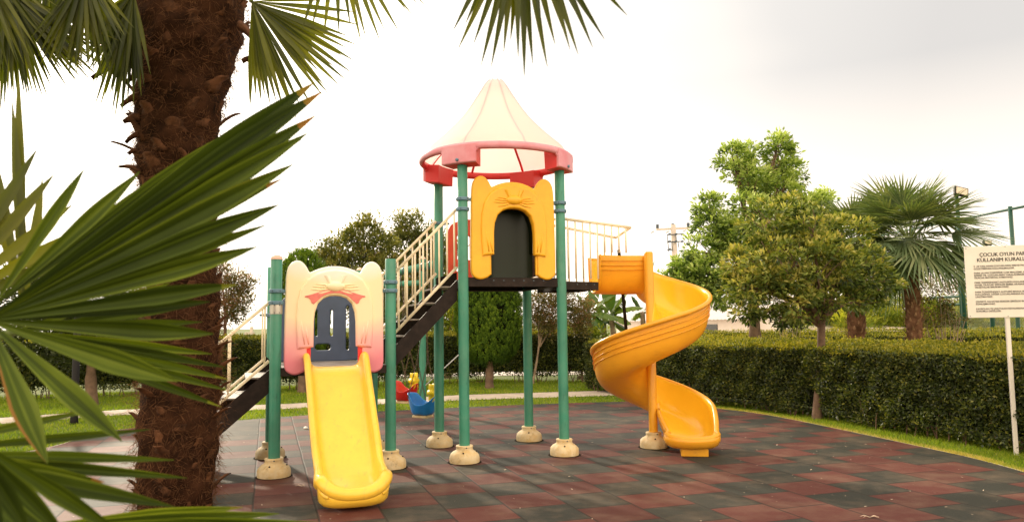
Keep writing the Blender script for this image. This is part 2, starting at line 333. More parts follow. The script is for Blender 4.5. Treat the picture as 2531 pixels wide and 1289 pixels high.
def leaves(P, D, N, L, W, rnd, fold=0.25):
    """folded leaf = 2 triangles over 4 points; returns V, F, rnd"""
    n = len(P); D = unit(D); Sd = unit(np.cross(D, N)); N2 = np.cross(Sd, D)
    L = np.broadcast_to(L, (n,))[:, None]; W = np.broadcast_to(W, (n,))[:, None]
    V = np.stack([P, P + D*L*0.45 + Sd*W/2 + N2*W*fold, P + D*L, P + D*L*0.45 - Sd*W/2 + N2*W*fold], 1).reshape(-1, 3)
    b = np.arange(n)[:, None]*4
    F = np.concatenate([b + [0, 1, 2], b + [0, 2, 3]], 1).reshape(-1, 3)
    return V, F, np.repeat(rnd, 2)
def join(parts):
    Vs, Fs, Rs, o = [], [], [], 0
    for V, F, R in parts: Vs.append(V); Fs.append(F+o); Rs.append(R); o += len(V)
    return np.concatenate(Vs), np.concatenate(Fs), np.concatenate(Rs)
def rdir(n):
    v = RNG.normal(size=(n, 3)); return unit(v)
def curve_shape(name, loops, depth, bev, mat, parent, M4, res=2):
    """2-D outlines (first outer, rest holes) -> extruded, bevelled plate placed with matrix M4"""
    cu = bpy.data.curves.new(name, 'CURVE'); cu.dimensions = '2D'; cu.fill_mode = 'BOTH'
    cu.extrude = max(depth/2-bev, 0.0005); cu.bevel_depth = bev; cu.bevel_resolution = res
    for lp in loops:
        sp_ = cu.splines.new('POLY'); sp_.points.add(len(lp)-1); sp_.use_cyclic_u = True
        for i, q in enumerate(lp): sp_.points[i].co = (q[0], q[1], 0, 1)
    o = bpy.data.objects.new(name, cu); C.objects.link(o)
    dg = bpy.context.evaluated_depsgraph_get(); me = bpy.data.meshes.new_from_object(o.evaluated_get(dg))
    bpy.data.objects.remove(o); me.name = name
    r = link(name, me, mat, None)
    if parent is not None:
        r.parent = parent; r.matrix_parent_inverse = wmat(parent).inverted()
    r.matrix_basis = M4
    for pl in me.polygons: pl.use_smooth = False
    return r
def smooth_loop(pts, it=2):
    for _ in range(it):
        q = []
        for i in range(len(pts)):
            a, b = pts[i], pts[(i+1) % len(pts)]
            q += [(a[0]*.75+b[0]*.25, a[1]*.75+b[1]*.25), (a[0]*.25+b[0]*.75, a[1]*.25+b[1]*.75)]
        pts = q
    return pts
def catmull(pts, n=8):
    pts = [Vector(p) for p in pts]; out = []
    for i in range(len(pts)-1):
        p0, p1, p2, p3 = pts[max(i-1, 0)], pts[i], pts[i+1], pts[min(i+2, len(pts)-1)]
        for k in range(n):
            t = k/n
            out.append(0.5*((2*p1)+(p2-p0)*t+(2*p0-5*p1+4*p2-p3)*t*t+(3*p1-p0-3*p2+p3)*t**3))
    out.append(pts[-1]); return out

# ------------------------------------------------------------------ world and sun
SUN_AZ, SUN_EL = radians(-31), radians(24)         # azimuth from +Y, negative = left
w = bpy.data.worlds.new('World'); S.world = w; w.use_nodes = True; nt = w.node_tree
bg = nt.nodes['Background']
sky = nt.nodes.new('ShaderNodeTexSky'); sky.sky_type = 'NISHITA'; sky.sun_disc = False
sky.sun_elevation = SUN_EL; sky.sun_rotation = SUN_AZ; sky.dust_density = 3
tc = nt.nodes.new('ShaderNodeTexCoord'); sx = nt.nodes.new('ShaderNodeSeparateXYZ'); nt.links.new(tc.outputs['Generated'], sx.inputs[0])
sd = Vector((sin(SUN_AZ)*cos(SUN_EL), cos(SUN_AZ)*cos(SUN_EL), sin(SUN_EL)))
dp = nt.nodes.new('ShaderNodeVectorMath'); dp.operation = 'DOT_PRODUCT'; nt.links.new(tc.outputs['Generated'], dp.inputs[0]); dp.inputs[1].default_value = sd
glow = ramp(nt, dp.outputs['Value'], [(0.55, (0, 0, 0)), (0.86, (0.18, 0.17, 0.15)), (0.985, (0.9, 0.85, 0.75)), (1, (1.6, 1.5, 1.3))])
# thin bright overcast; a greyer bank of cloud high on the right-hand side
gd = Vector((0.55, 0.72, 0.42)).normalized()
dg_ = nt.nodes.new('ShaderNodeVectorMath'); dg_.operation = 'DOT_PRODUCT'; nt.links.new(tc.outputs['Generated'], dg_.inputs[0]); dg_.inputs[1].default_value = gd
mp = nt.nodes.new('ShaderNodeMapping'); mp.inputs['Scale'].default_value = (1, 1, 2.6); nt.links.new(tc.outputs['Generated'], mp.inputs[0])
cn = noise(nt, 1.6, 3, mp.outputs[0], 0.5)
bank = ramp(nt, mth(nt, 'ADD', dg_.outputs['Value'], mth(nt, 'MULTIPLY', mth(nt, 'SUBTRACT', cn, 0.5), 0.25)), [(0.70, (0, 0, 0)), (0.99, (1, 1, 1))])
low = ramp(nt, sx.outputs['Z'], [(0.12, (0.15, 0.15, 0.15)), (0.30, (1, 1, 1))])
bk = mth(nt, 'MULTIPLY', bank, low)
cloud = mixc(nt, bk, (1.0, 0.985, 0.985), (0.50, 0.535, 0.60))
back = ramp(nt, mth(nt, 'ADD', mth(nt, 'MULTIPLY', sx.outputs['Y'], -0.5), 0.5), [(0.45, (1, 1, 1)), (0.8, (1.75, 1.62, 1.42))])
cloud = mixc(nt, 1.0, cloud, back, 'MULTIPLY')
cloud = mixc(nt, 1.0, cloud, (1.08, 0.97, 0.83), 'MULTIPLY')
cloud = mixc(nt, 1.0, cloud, glow, 'ADD')
b2 = nt.nodes.new('ShaderNodeBackground'); nt.links.new(cloud, b2.inputs[0]); b2.inputs[1].default_value = 1.55
nt.links.new(sky.outputs[0], bg.inputs[0]); bg.inputs[1].default_value = 0.05
ad = nt.nodes.new('ShaderNodeMixShader'); ad.inputs[0].default_value = 0.93
nt.links.new(bg.outputs[0], ad.inputs[1]); nt.links.new(b2.outputs[0], ad.inputs[2])
nt.links.new(ad.outputs[0], nt.nodes['World Output'].inputs[0])
ld = bpy.data.lights.new('sun', 'SUN'); ld.energy = 3.6; ld.angle = radians(2.5); ld.color = (1.0, 0.86, 0.66)
sun = bpy.data.objects.new('sun', ld); C.objects.link(sun); sun.rotation_euler = (-sd).to_track_quat('-Z', 'Y').to_euler()

# ------------------------------------------------------------------ ground
def sheet(name, pts, z, mat, kind='structure', thick=0):
    mb = MB(); n = len(pts)
    mb.add([(p[0], p[1], z) for p in pts], [tuple(range(n))])
    if thick:
        mb.add([(p[0], p[1], z) for p in pts] + [(p[0], p[1], z-thick) for p in pts], [(i, i+n, (i+1) % n+n, (i+1) % n) for i in range(n)])
    o = mb.build(name, mat); o['kind'] = kind; return o
def poly_sub(pts):                   # ensure counter-clockwise
    a = sum(pts[i][0]*pts[(i+1) % len(pts)][1]-pts[(i+1) % len(pts)][0]*pts[i][1] for i in range(len(pts)))
    return pts if a > 0 else pts[::-1]
sheet('ground', [(-1500, -1500), (1500, -1500), (1500, 1500), (-1500, 1500)], -0.022, M['lawn'])
g2 = lambda x, y: tuple(gnd(x, y)[:2])
edgeR = catmull([gnd(1600, 990), gnd(1770, 1008), gnd(1900, 1025), gnd(2100, 1065), gnd(2300, 1108), gnd(2400, 1130), gnd(2531, 1165), Vector((5.0, 5.2, 0)), Vector((4.7, 3.5, 0))], 6)
edgeB = catmull([gnd(1600, 990), gnd(1350, 997), gnd(1050, 1010), gnd(760, 1025), gnd(560, 1040), gnd(400, 1050), gnd(270, 1064), gnd(200, 1078), gnd(140, 1100), Vector((-6.3, 8.6, 0)), Vector((-5.9, 7.2, 0)), Vector((-5.6, 4.5, 0))], 4)
mat_pts = [(p.x, p.y) for p in edgeB[::-1]] + [(p.x, p.y) for p in edgeR[1:]] + [(4.2, -3.5), (-5.5, -3.5)]
sheet('rubber_tile_surface', poly_sub(mat_pts), 0.0, M['tiles'], thick=0.02)
# thin pale edging strip round the tiles
mb = MB()
eall = [(p.x, p.y) for p in edgeB[::-1]] + [(p.x, p.y) for p in edgeR[1:]]
rows = []
for i, q in enumerate(eall):
    a = Vector(eall[max(i-1, 0)]); b = Vector(eall[min(i+1, len(eall)-1)]); t = (b-a).normalized(); nrm = Vector((-t.y, t.x))
    if i == 0: pass
    p = Vector(q); rows.append([(p.x+nrm.x*0.0, p.y+nrm.y*0.0, -0.004), (p.x+nrm.x*0.035, p.y+nrm.y*0.035, -0.004)])
mb.grid(rows); mb.build('edging_strip', M['concrete'])['kind'] = 'structure'
# flagstone path behind
pA = [(-9.5, 13.4)] + [g2(-60, 1050), g2(300, 1023), g2(700, 1008), g2(1160, 986), g2(1530, 975), g2(1600, 973)]
pB = [g2(1600, 961), g2(1530, 962), g2(1160, 973), g2(700, 996), g2(300, 1010), g2(-60, 1034), (-9.9, 14.4)]
sheet('path', poly_sub(pA[1:]+pB[:-1]), -0.012, M['path'])
sheet('pavement', [(-40, 23), (30, 23), (30, 60), (-40, 60)], -0.014, M['stone'])

# ------------------------------------------------------------------ grass blades
def in_poly(P, poly):
    x, y = P[:, 0], P[:, 1]; ins = np.zeros(len(P), bool); n = len(poly)
    for i in range(n):
        x1, y1 = poly[i]; x2, y2 = poly[(i+1) % n]
        c = ((y1 > y) != (y2 > y)) & (x < (x2-x1)*(y-y1)/(y2-y1+1e-12)+x1); ins ^= c
    return ins
def grass(P, hgt, wd):
    n = len(P); D = np.stack([RNG.normal(0, .35, n), RNG.normal(0, .35, n), np.ones(n)], 1); D = unit(D)
    Sd = unit(np.cross(D, rdir(n))); h = (hgt*RNG.uniform(.5, 1.2, n))[:, None]; w_ = (wd*RNG.uniform(.7, 1.3, n))[:, None]
    bend = np.stack([RNG.normal(0, .3, n), RNG.normal(0, .3, n), np.zeros(n)], 1)*h
    V = np.stack([P-Sd*w_/2, P+Sd*w_/2, P+D*h+bend], 1).reshape(-1, 3)
    F = np.arange(3*n).reshape(-1, 3)
    return V, F, RNG.uniform(0, 1, n)**0.8
def scatter(poly, n):
    a = np.array(poly); lo, hi = a.min(0), a.max(0); out = []; got = 0
    while got < n:
        Q = RNG.uniform(lo, hi, (n, 2)); Q = Q[in_poly(Q, poly)]; out.append(Q); got += len(Q)
    Q = np.concatenate(out)[:n]; return np.concatenate([Q, np.full((n, 1), -0.022)], 1)
pathpoly = poly_sub(pA[1:]+pB[:-1])
stripR = [(p.x+0.02, p.y) for p in edgeR] + [(6.8, 3.5), (6.6, 6.5), (6.2, 9.0), (5.6, 11.5), (4.6, 13.6), (3.6, 15.3), (2.9, 16.2)]
parts = [grass(scatter(stripR, 60000), 0.055, 0.007)]
# straw-coloured fringe beside the tiles
er = np.array([(p.x, p.y) for p in edgeR]); ii = RNG.uniform(0, len(er)-1.001, 9000); i0 = ii.astype(int); fr = (ii-i0)[:, None]
Q = er[i0]*(1-fr)+er[i0+1]*fr + np.stack([RNG.uniform(0.0, .12, 9000), RNG.uniform(0, .05, 9000)], 1)
Vf, Ff, Rf = grass(np.concatenate([Q, np.full((9000, 1), -.022)], 1), 0.05, 0.007); parts.append((Vf, Ff, np.full(9000, 1.25)))
backlawn = [(p.x, p.y+0.02) for p in edgeB[::-1] if p.y > 8.7] + [(2.9, 16.2), (1.8, 20.5), (-1.3, 21.6), (-7, 19.6), (-14, 17.2), (-13, 9)]
Q = scatter(backlawn, 110000); Q = Q[~in_poly(Q[:, :2], pathpoly)]
parts.append(grass(Q, 0.06, 0.014))
V, F, R = join(parts); o = np_mesh('grass', V, F, M['grassb'], rnd=R); tag(o, 'short sunlit green grass round the rubber tiles', 'grass', kind='stuff')

# ------------------------------------------------------------------ litter on tiles
def litter():
    pts = scatter([(-3.2, 4.6), (4.6, 4.6), (4.7, 8.0), (4.3, 11.5), (2.4, 14), (-3.8, 12), (-4.5, 8)], 420)
    pts[:, 2] = 0.003; n = len(pts); a = RNG.uniform(0, 2*pi, n); D = np.stack([np.cos(a), np.sin(a), RNG.uniform(-.02, .15, n)], 1)
    L = RNG.uniform(.006, .03, n)*RNG.uniform(.5, 1.5, n)
    V, F, R = leaves(pts, D, np.tile([0, 0, 1.], (n, 1)), L, L*RNG.uniform(.15, .6, n), RNG.uniform(0, 1, n), 0.1)
    mb = MB()
    for (x, y, s_) in ((2150, 1277, 1), (745, 1200, .6)):
        q = gnd(x, y, .006); 
        for k in range(5):
            a = random.uniform(-.7, .7) + (pi if k % 2 else 0); e = q + Vector((cos(a), sin(a)*.5, 0.02))*random.uniform(.05, .11)*s_
            mb.tube([q, (q+e)/2+Vector((0, .01, .01)), e], [.003, .0025, .001], 5)
    v = len(V); V = np.concatenate([V, np.array(mb.v)]); tri = []
    for f in mb.f:
        for k in range(1, len(f)-1): tri.append((f[0]+v, f[k]+v, f[k+1]+v))
    F = np.concatenate([F, np.array(tri)])
    o = np_mesh('leaf_litter', V, F, M['lit1']); tag(o, 'dry leaf scraps and twigs scattered over the rubber tiles', 'litter', kind='stuff')
litter()
q = gnd(756, 1057, .012); mb = MB(); mb.lathe(q, [(0.001, -.014), (.032, -.01), (.036, 0.006), (.024, .02), (.001, .026)], 10)
for i, v in enumerate(mb.v): mb.v[i] = (v[0]+random.uniform(-.004, .004), v[1]+random.uniform(-.004, .004), v[2])
tag(mb.build('pebble', M['white'], smooth=True), 'small white stone on the tiles behind the straight yellow slide', 'stone')

# ================================================================== the climbing frame
TW = {'A': (-.551, 8.512), 'B': (.576, 8.897), 'C': (-.935, 9.641), 'D': (.192, 10.025), 'F': (-1.325, 8.248), 'E': (-2.446, 7.854), 'H': (-1.721, 9.373), 'G': (-2.842, 8.978)}
TW = {k: Vector((*v, 0)) for k, v in TW.items()}
U = (TW['B']-TW['A']).normalized(); W = Vector((-U.y, U.x, 0)); Z = Vector((0, 0, 1)); SIDE = 1.191
Z1, Z2 = 1.09, 2.035
PS = thing('playground_climbing_frame', 'green posted playground frame with tent roof, stairs, straight yellow slide and spiral slide', 'climbing frame', tuple((TW['A']+TW['F'])/2))
R_P = 0.058
def foot(parent, c, name='post_foot'):
    mb = MB(); mb.lathe(c, [(.163, 0), (.166, .02), (.166, .055), (.158, .085), (.13, .115), (.105, .128), (.093, .14), (.091, .162), (.096, .176), (.090, .186), (.06, .186)], 40)
    # notches and lugs round the skirt
    for i, v in enumerate(mb.v):
        p = Vector(v)-Vector(c); a = atan2(p.y, p.x); r = Vector((p.x, p.y)).length
        k = cos(4*(a-0.5)); 
        if k > 0.86 and .05 < p.z < .12: s_ = 0.93; mb.v[i] = (c[0]+p.x*s_, c[1]+p.y*s_, v[2])
        if k < -0.9 and .08 < p.z < .13: s_ = 1.06; mb.v[i] = (c[0]+p.x*s_, c[1]+p.y*s_, v[2])
    o = mb.build(name, M['base'], parent, True)
    mb = MB(); mb.lathe(c, [(.15, .0035), (.185+random.uniform(0, .01), .003)], 28); mb.build('dark_ring', M['footring'], o)  # flat dark ring on the ground round the foot
    for k in (2, 3):
        a = 0.5+pi/4+k*pi/2+.25; p = Vector(c)+Vector((cos(a), sin(a), 0))*.132+Z*.118
        d = Vector((cos(a), sin(a), .6)).normalized(); bolt(parent, p-d*.02, p+d*.004, .009, 'deck')
    a = 0.9+3*pi/2-.6; p = Vector(c)+Vector((cos(a), sin(a), 0))*.09+Z*.168; d = Vector((cos(a), sin(a), 0)); bolt(parent, p, p+d*.009, .007)
def clamp(parent, c, z, d):
    """blue-grey ring clamp with a lug pointing along d"""
    c = Vector((c[0], c[1], z)); mb = MB()
    mb.lathe(c, [(R_P, -.02), (R_P+.014, -.02), (R_P+.018, -.012), (R_P+.018, .012), (R_P+.014, .02), (R_P, .02)], 28)
    if d is not None:
        d = Vector(d).normalized(); s_ = Vector((-d.y, d.x, 0))
        mb.box(c+d*(R_P+.03), .045, .035, .034, (d, s_, Z)); mb.tube([c+d*(R_P+.04), c+d*(R_P+.085)], .014, 10)
    o = mb.build('clamp', M['clamp'], parent, False, 0.003)
    for k in (3, 4, 5):
        a = k*pi/3+.3; e = Vector((cos(a), sin(a), 0)); bolt(parent, c+e*(R_P+.014), c+e*(R_P+.021), .006)
def post(k, top, clamps=(), cap=None, collar=None):
    c = TW[k]; mb = MB()
    mb.lathe(c, [(R_P, .12), (R_P, top*.5), (R_P, top-.004), (R_P-.004, top), (0.001, top)], 28)
    p = mb.build('post', M['green'], PS, True); 
    md = p.modifiers.new('e', 'EDGE_SPLIT'); md.split_angle = 0.8
    foot(p, c)
    for z, d in clamps: clamp(p, c, z, d)
    if cap:
        mb = MB(); mb.lathe(c+Z*top, [(R_P+.003, -.002), (R_P+.003, .012), (R_P-.006, .03), (R_P-.025, .044), (.001, .05)], 24); mb.build('post_cap', M['cap'], p, True)
    if collar:
        mb = MB(); mb.lathe(c+Z*collar, [(R_P, -.052), (R_P+.006, -.052), (R_P+.006, .052), (R_P, .052)], 28); mb.build('collar', M['steel'], p)
        for a in (-2.6, -1.5, -.7):
            for s_ in (-1, 1):
                e = Vector((cos(a), sin(a), 0)); q = c+Z*(collar+s_*.038); bolt(p, q+e*(R_P+.004), q+e*(R_P+.011), .005)
    return p
def zp(x, y, k): return at(x, y, TW[k].y).z
post('A', 3.40, [(zp(1145, 492, 'A'), U), (zp(1145, 517, 'A'), None)])
post('B', 3.40, [(zp(1380, 502, 'B'), -U), (zp(1383, 522, 'B'), None)])
post('C', 3.40, [(zp(1082, 552, 'C'), U)])
post('D', 3.40, [])
post('E', zp(684, 641, 'E'), [(zp(682, 719, 'E'), U), (zp(682, 748, 'E'), None)], cap=1, collar=zp(681, 763, 'E'))
post('F', zp(963, 640, 'F'), [(zp(963, 697, 'F'), None), (zp(963, 718, 'F'), -U)])
post('G', zp(674, 660, 'G'), [(zp(664, 778, 'G'), -U)])
post('H', zp(922, 660, 'H'), [(zp(922, 760, 'H'), -U)])
# ---- decks
def deck(pts, z, th, name='deck'):
    mb = MB(); n = len(pts); P = [Vector((p[0], p[1], 0)) for p in pts]
    c = sum(P, Vector())/n
    mb.add([p+Z*(z-th) for p in P]+[p+Z*z for p in P], [(i, (i+1) % n, (i+1) % n+n, i+n) for i in range(n)])
    # inner flange under the rim
    Q = [p+(c-p).normalized()*.06 for p in P]
    mb.add([p+Z*(z-th) for p in P]+[q+Z*(z-th+.012) for q in Q], [(i, i+n, (i+1) % n+n, (i+1) % n) for i in range(n)])
    mb.add([p+Z*(z-.012) for p in P], [tuple(range(n))[::-1]])
    d = mb.build(name, M['deck'], PS)
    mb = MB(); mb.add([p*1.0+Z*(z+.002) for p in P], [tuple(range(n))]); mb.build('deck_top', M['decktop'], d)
    for i in range(n):
        a, b = P[i], P[(i+1) % n]; L = (b-a).length; m = max(2, int(L/.11)); nn = Vector(((b-a).y, -(b-a).x, 0)).normalized()
        for j in range(m):
            if random.random() < .35: continue
            q = a+(b-a)*((j+.5)/m)+Z*(z-.03)
            if nn.y < .3: mb = MB(); mb.tube([q-nn*.002, q+nn*.003], .009, 8); mb.build('bolt_hole', M['bolt'], d)
    return d
o_ = -W*.0
deck([TW['E']+U*.05-W*.03, TW['F']-U*.05-W*.03, TW['H']-U*.05+W*.03, TW['G']+U*.05+W*.03], Z1, .085)
deck([TW['A']+U*.05-W*.02, TW['B']-U*.05-W*.02, TW['D']-U*.05+W*.03, TW['C']+U*.05+W*.03], Z2, .10)
N1 = Vector((1.045, 9.19, 0)); N2 = Vector((.86, 9.82, 0))
deck([TW['B']+U*.045+W*.02, N1, N2, TW['D']+U*.05-W*.25], Z2-.035, .095)
# ---- arched panels (same mould in pink and amber)
def arch_panel(origin, ux, z0, mat, kind):
    M4 = Matrix(((ux.x, 0, ux.y, origin.x), (ux.y, 0, -ux.x, origin.y), (0, 1, 0, z0), (0, 0, 0, 1)))
    half = [(.30, .02), (.30, .24), (.235, .26), (.232, .5), (.222, .6), (.19, .70), (.13, .765), (.06, .792), (0, .797)]
    kx = 1.14 if kind == 'amber' else 1.03
    half = [(x*(kx if x < .28 else 1.02), y) for x, y in half]
    arch = [(x, y) for x, y in half]
    outerR = [(.33, .0), (.40, -.02), (.46, 0), (.487, .05), (.49, .2), (.487, .5), (.482, .8), (.475, .98), (.455, 1.07), (.41, 1.115), (.36, 1.115), (.315, 1.07), (.285, 1.015), (.25, 1.0), (.17, 1.035), (.08, 1.06), (0, 1.066)]
    outerR = [(v.x, v.y) for v in catmull([Vector((x, y, 0)) for x, y in outerR], 4)]
    full = outerR + [(-x, y) for x, y in outerR[::-1][1:]] + [(-x, y) for x, y in arch] + [(x, y) for x, y in arch[::-1][1:]]
    base = curve_shape('panel', [full], .07, .022, mat, PS, M4, 3)
    cin = [(.236, .262), (.234, .5), (.224, .605), (.192, .705), (.13, .770), (.06, .798), (0, .803)]
    cin = [(x*kx, y) for x, y in cin]
    cout = [(.36, .25), (.37, .4), (.375, .55), (.365, .7), (.335, .83), (.27, .93), (.18, .99), (.08, 1.02), (0, 1.03)]
    cur = cout + [(-x, y) for x, y in cout[::-1][1:]] + [(-x, y) for x, y in cin] + [(x, y) for x, y in cin[::-1][1:]]
    def sub(name, loops, d, b, m, dz):
        return curve_shape(name, loops, d, b, m, base, M4 @ Matrix.Translation((0, 0, dz)), 4)
    sub('curtain_relief', [cur], .05, .024, mat, .035)
    # swept drape folds and a bow over the arch
    def loc_build(mb, name, sm):
        Mi = M4.inverted(); mb.v = [tuple(Mi @ Vector(v)) for v in mb.v]; o = mb.build(name, mat, None, sm)
        o.parent = base; o.matrix_parent_inverse = wmat(base).inverted(); o.matrix_basis = M4; return o
    def T(x, y, z): return M4 @ Vector((x, y, z))
    mb = MB()
    for s_ in (-1, 1):
        for a, b, c in (((.05, .865), (.14, .865), (.235, .87)), ((.05, .85), (.15, .835), (.25, .84)), ((.05, .83), (.13, .805), (.2, .79)), ((.05, .875), (.12, .89), (.2, .895))):
            mb = MB(); mb.tube([T(s_*p[0], p[1], .062) for p in (a, b, c)], [.006, .010, .003], 8); loc_build(mb, 'drape_fold', True)
        for x0, y0, x1, y1 in ((.27, .27, .30, .46), (.31, .27, .345, .52)):
            mb = MB(); mb.tube([T(s_*x0, y0, .056), T(s_*(x0+x1)/2, (y0+y1)/2, .060), T(s_*x1, y1, .058)], [.008, .010, .002], 8); loc_build(mb, 'drape_fold', True)
    mb = MB()
    def blob(cx, cy, rx, ry, rz, sq=1.0):
        rows = []
        for i in range(9):
            th = -pi/2+pi*i/8; rows.append([T(cx+rx*cos(th)*cos(ph)*(1+.12*sq*cos(2*ph)), cy+ry*cos(th)*sin(ph), .058+rz*sin(th)) for ph in [2*pi*k/16 for k in range(17)]])
        mb.grid(rows)
    blob(0, .872, .095, .056, .034); 
    loc_build(mb, 'bow', True)
    mb = MB()
    for s_ in (-1, 1):
        mb = MB(); rows = [[T(s_*(.055+.035*t), .90+.085*t, .05+.028*sin(pi*k/6)) + U*((k-3)/3*(.028+.012*t)) for k in range(7)] for t in (0, .25, .5, .75, 1)]
        mb.grid(rows); loc_build(mb, 'bow_tail', True)
    if kind == 'pink':
        red = []
        top = [(-.325, .765), (-.25, .782), (-.16, .812), (-.07, .834), (0, .838), (.07, .834), (.16, .812), (.25, .782), (.325, .765)]
        bot = [(.26, .752), (.232, .68), (.19, .718), (.13, .775), (.06, .801), (0, .806), (-.06, .801), (-.13, .775), (-.19, .718), (-.232, .68), (-.26, .752)]
        sub('red_arch_underside', [smooth_loop(top+bot, 1)], .008, .003, M['coral'], .063)
    # recess blocks at the feet of the opening
    mb = MB()
    for s_ in (-1, 1):
        mb = MB(); x0, x1 = .236*kx, .335
        vs = [T(s_*x, y, z) for z in (-.03, .012) for x, y in ((x0, .012), (x1, .012), (x1, .262), (x0, .262))]
        mb.add(vs, [(0, 1, 2, 3), (4, 7, 6, 5), (0, 4, 5, 1), (1, 5, 6, 2), (2, 6, 7, 3), (3, 7, 4, 0)])
        mb.build('recess', M['redin'] if kind == 'pink' else mat, base, False, .01)
    return base
pk = arch_panel((TW['E']+TW['F'])/2 - W*.015, U, Z1-.035, M['pink'], 'pink'); pk['label'] = 'pink and cream faded arch panel with bow'
ya = arch_panel((TW['A']+TW['B'])/2 - W*.015, U, Z2+.02, M['panel_y'], 'amber'); ya['label'] = 'amber arch panel with dark green backing'
c0 = (TW['A']+TW['B'])/2
# dark green sheet curving back behind the amber opening
mb = MB(); rows = []
for i in range(15):
    t = -1+2*i/14; x = .275*t; y = .10+.10*(1-abs(t)**6)
    rows.append([c0+U*x+W*y+Z*(Z2+.012+z) for z in (0, .3, .6, .86)])
mb.grid(rows); mb.build('backing_panel', M['dkgreen'], PS, True)
mb = MB(); # arched tunnel lip round the opening
half = [(.285, 0), (.285, .26), (.25, .27), (.25, .5), (.238, .62), (.205, .72), (.14, .79), (.06, .82), (0, .825)]
ar = half+[(-x, y) for x, y in half[::-1][1:]]
rows = [[c0+U*x+W*d+Z*(Z2+.02+y) for d in (.02, .12, .22)] for x, y in ar]
mb.grid(rows); mb.build('tunnel_lip', M['dkgreen'], PS, True)
# ---- slotted panels: navy on the low tower, red on the tall one
def slot(cx, y0, y1, w_):
    r = w_/2; pts = [(cx+r*cos(a), y1-r+r*sin(a)) for a in [pi*k/8 for k in range(9)]] + [(cx-r*cos(a), y0+r-r*sin(a)) for a in [pi*k/8 for k in range(9)]]
    return pts
def slot_panel(origin, ux, z0, mat, mirror=1):
    M4 = Matrix(((ux.x, 0, ux.y, origin.x), (ux.y, 0, -ux.x, origin.y), (0, 1, 0, z0), (0, 0, 0, 1)))
    out = [(-.46, .0), (.46, .0), (.47, .04), (.47, .70), (.45, .76), (.40, .79), (.33, .80), (.28, .825), (.24, .865), (.19, .885), (.12, .875), (.05, .90), (-.02, .895), (-.03, .875), (.02, .865), (.10, .835), (.15, .80), (.165, .765), (.145, .748), (.11, .755), (.07, .785), (0, .80), (-.07, .79), (-.12, .785), (-.2, .80), (-.28, .79), (-.34, .765), (-.40, .745), (-.45, .70), (-.465, .62), (-.47, .04)]
    holes = [slot(c, .27, .61, .062) for c in (-.34, -.20, -.06, .12)]+[slot(.31, .10, .66, .066), slot(-.30, .10, .21, .16)]
    holes.append([(.02+(.055 if cos(a) > 0 else -.055)+.052*cos(a), .155+.052*sin(a)) for a in [2*pi*(k+.5)/24 for k in range(24)]])
    return curve_shape('slotted_panel', [smooth_loop(out, 1)]+holes, .06, .014, mat, PS, M4, 3)
nv = slot_panel((TW['G']+TW['H'])/2+U*(-.03)-W*.03, U, Z1+.02, M['navy'])
nv['label'] = 'navy slotted panel'
rp = slot_panel((TW['C']+TW['D'])/2+W*.0, U, Z2+.02, M['red']); rp['label'] = 'red slotted panel'
for p_, a, b in ((nv, 'G', 'H'), (rp, 'C', 'D')):
    pass
mb = MB(); mb.box((TW['A']+TW['C'])/2+U*.0+Z*(Z2+.43)-W*.0, .001, .001, .001)
# ---- rails
def rail_frame(p0, p1, drop, nb, r=.016, rb=.010, low=None, name='handrail', balust=None):
    """top rail p0->p1, lower rail 'drop' below, nb balusters"""
    p0, p1 = Vector(p0), Vector(p1); mb = MB(); mb.tube([p0, p1], r, 10); o = mb.build(name, M['rail'], PS, True)
    q0, q1 = p0-Z*drop, p1-Z*drop
    mb = MB(); mb.tube([q0, q1], r, 10); mb.build('bottom_rail', M['rail'], o, True)
    for i in range(nb):
        t = (i+.5)/nb if balust is None else balust[i]
        a = p0+(p1-p0)*t; mb = MB(); mb.tube([a, a-Z*drop], rb, 8); mb.build('baluster', M['rail'], o, True)
    return o
# low stair: rises along +U to the G-E side
E_, G_, F_, H_, A_, C_ = (TW[k] for k in 'EGFHAC')
def stair(n0, f0, n1, f1, z0, z1, steps, th=.25, up=0.0):
    """near/far stringer from point n0/f0 at z0 to n1/f1 at z1"""
    mb = MB()
    for k, (a, b) in enumerate(((n0, n1), (f0, f1))):
        d = (b-a).normalized(); s_ = Vector((-d.y, d.x, 0)); t_ = .014
        vs = []; mb = MB()
        for off in (-t_, t_):
            vs += [a+s_*off+Z*(z0+up), a+s_*off+Z*(z0-th+up), b+s_*off+Z*(z1-th+up), b+s_*off+Z*(z1+up)]
        mb.add(vs, [(0, 3, 2, 1), (4, 5, 6, 7), (0, 4, 7, 3), (1, 2, 6, 5), (0, 1, 5, 4), (3, 7, 6, 2)])
        mb.build('stair_stringer', M['deck'], PS)
    st = PS
    for i in range(steps):
        t = (i+.5)/steps; a = n0+(n1-n0)*t; b = f0+(f1-f0)*t; d = (n1-n0).normalized(); z = z0+(z1-z0)*((i+.75)/steps)+up-.035
        run = (n1-n0).length/steps
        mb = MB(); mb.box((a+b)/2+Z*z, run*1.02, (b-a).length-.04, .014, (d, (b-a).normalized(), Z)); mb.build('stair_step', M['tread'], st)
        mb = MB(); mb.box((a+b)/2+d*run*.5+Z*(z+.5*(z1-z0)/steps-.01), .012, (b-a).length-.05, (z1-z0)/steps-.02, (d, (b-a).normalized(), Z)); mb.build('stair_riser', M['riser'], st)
    return st
L1 = 1.16
n0, n1 = E_-U*(L1+.06)+W*.10, E_-U*.06+W*.10; f0, f1 = G_-U*(L1+.06)-W*.06, G_-U*.06-W*.06
stair(n0, f0, n1, f1, .06, Z1-.02, 5, .24)
def stair_rail(a, b, za, zb, toph, lowh, bal):
    p0, p1 = a+Z*(za+toph), b+Z*(zb+toph)
    o = rail_frame(p0, p1, toph-lowh, len(bal), balust=bal)
    return o
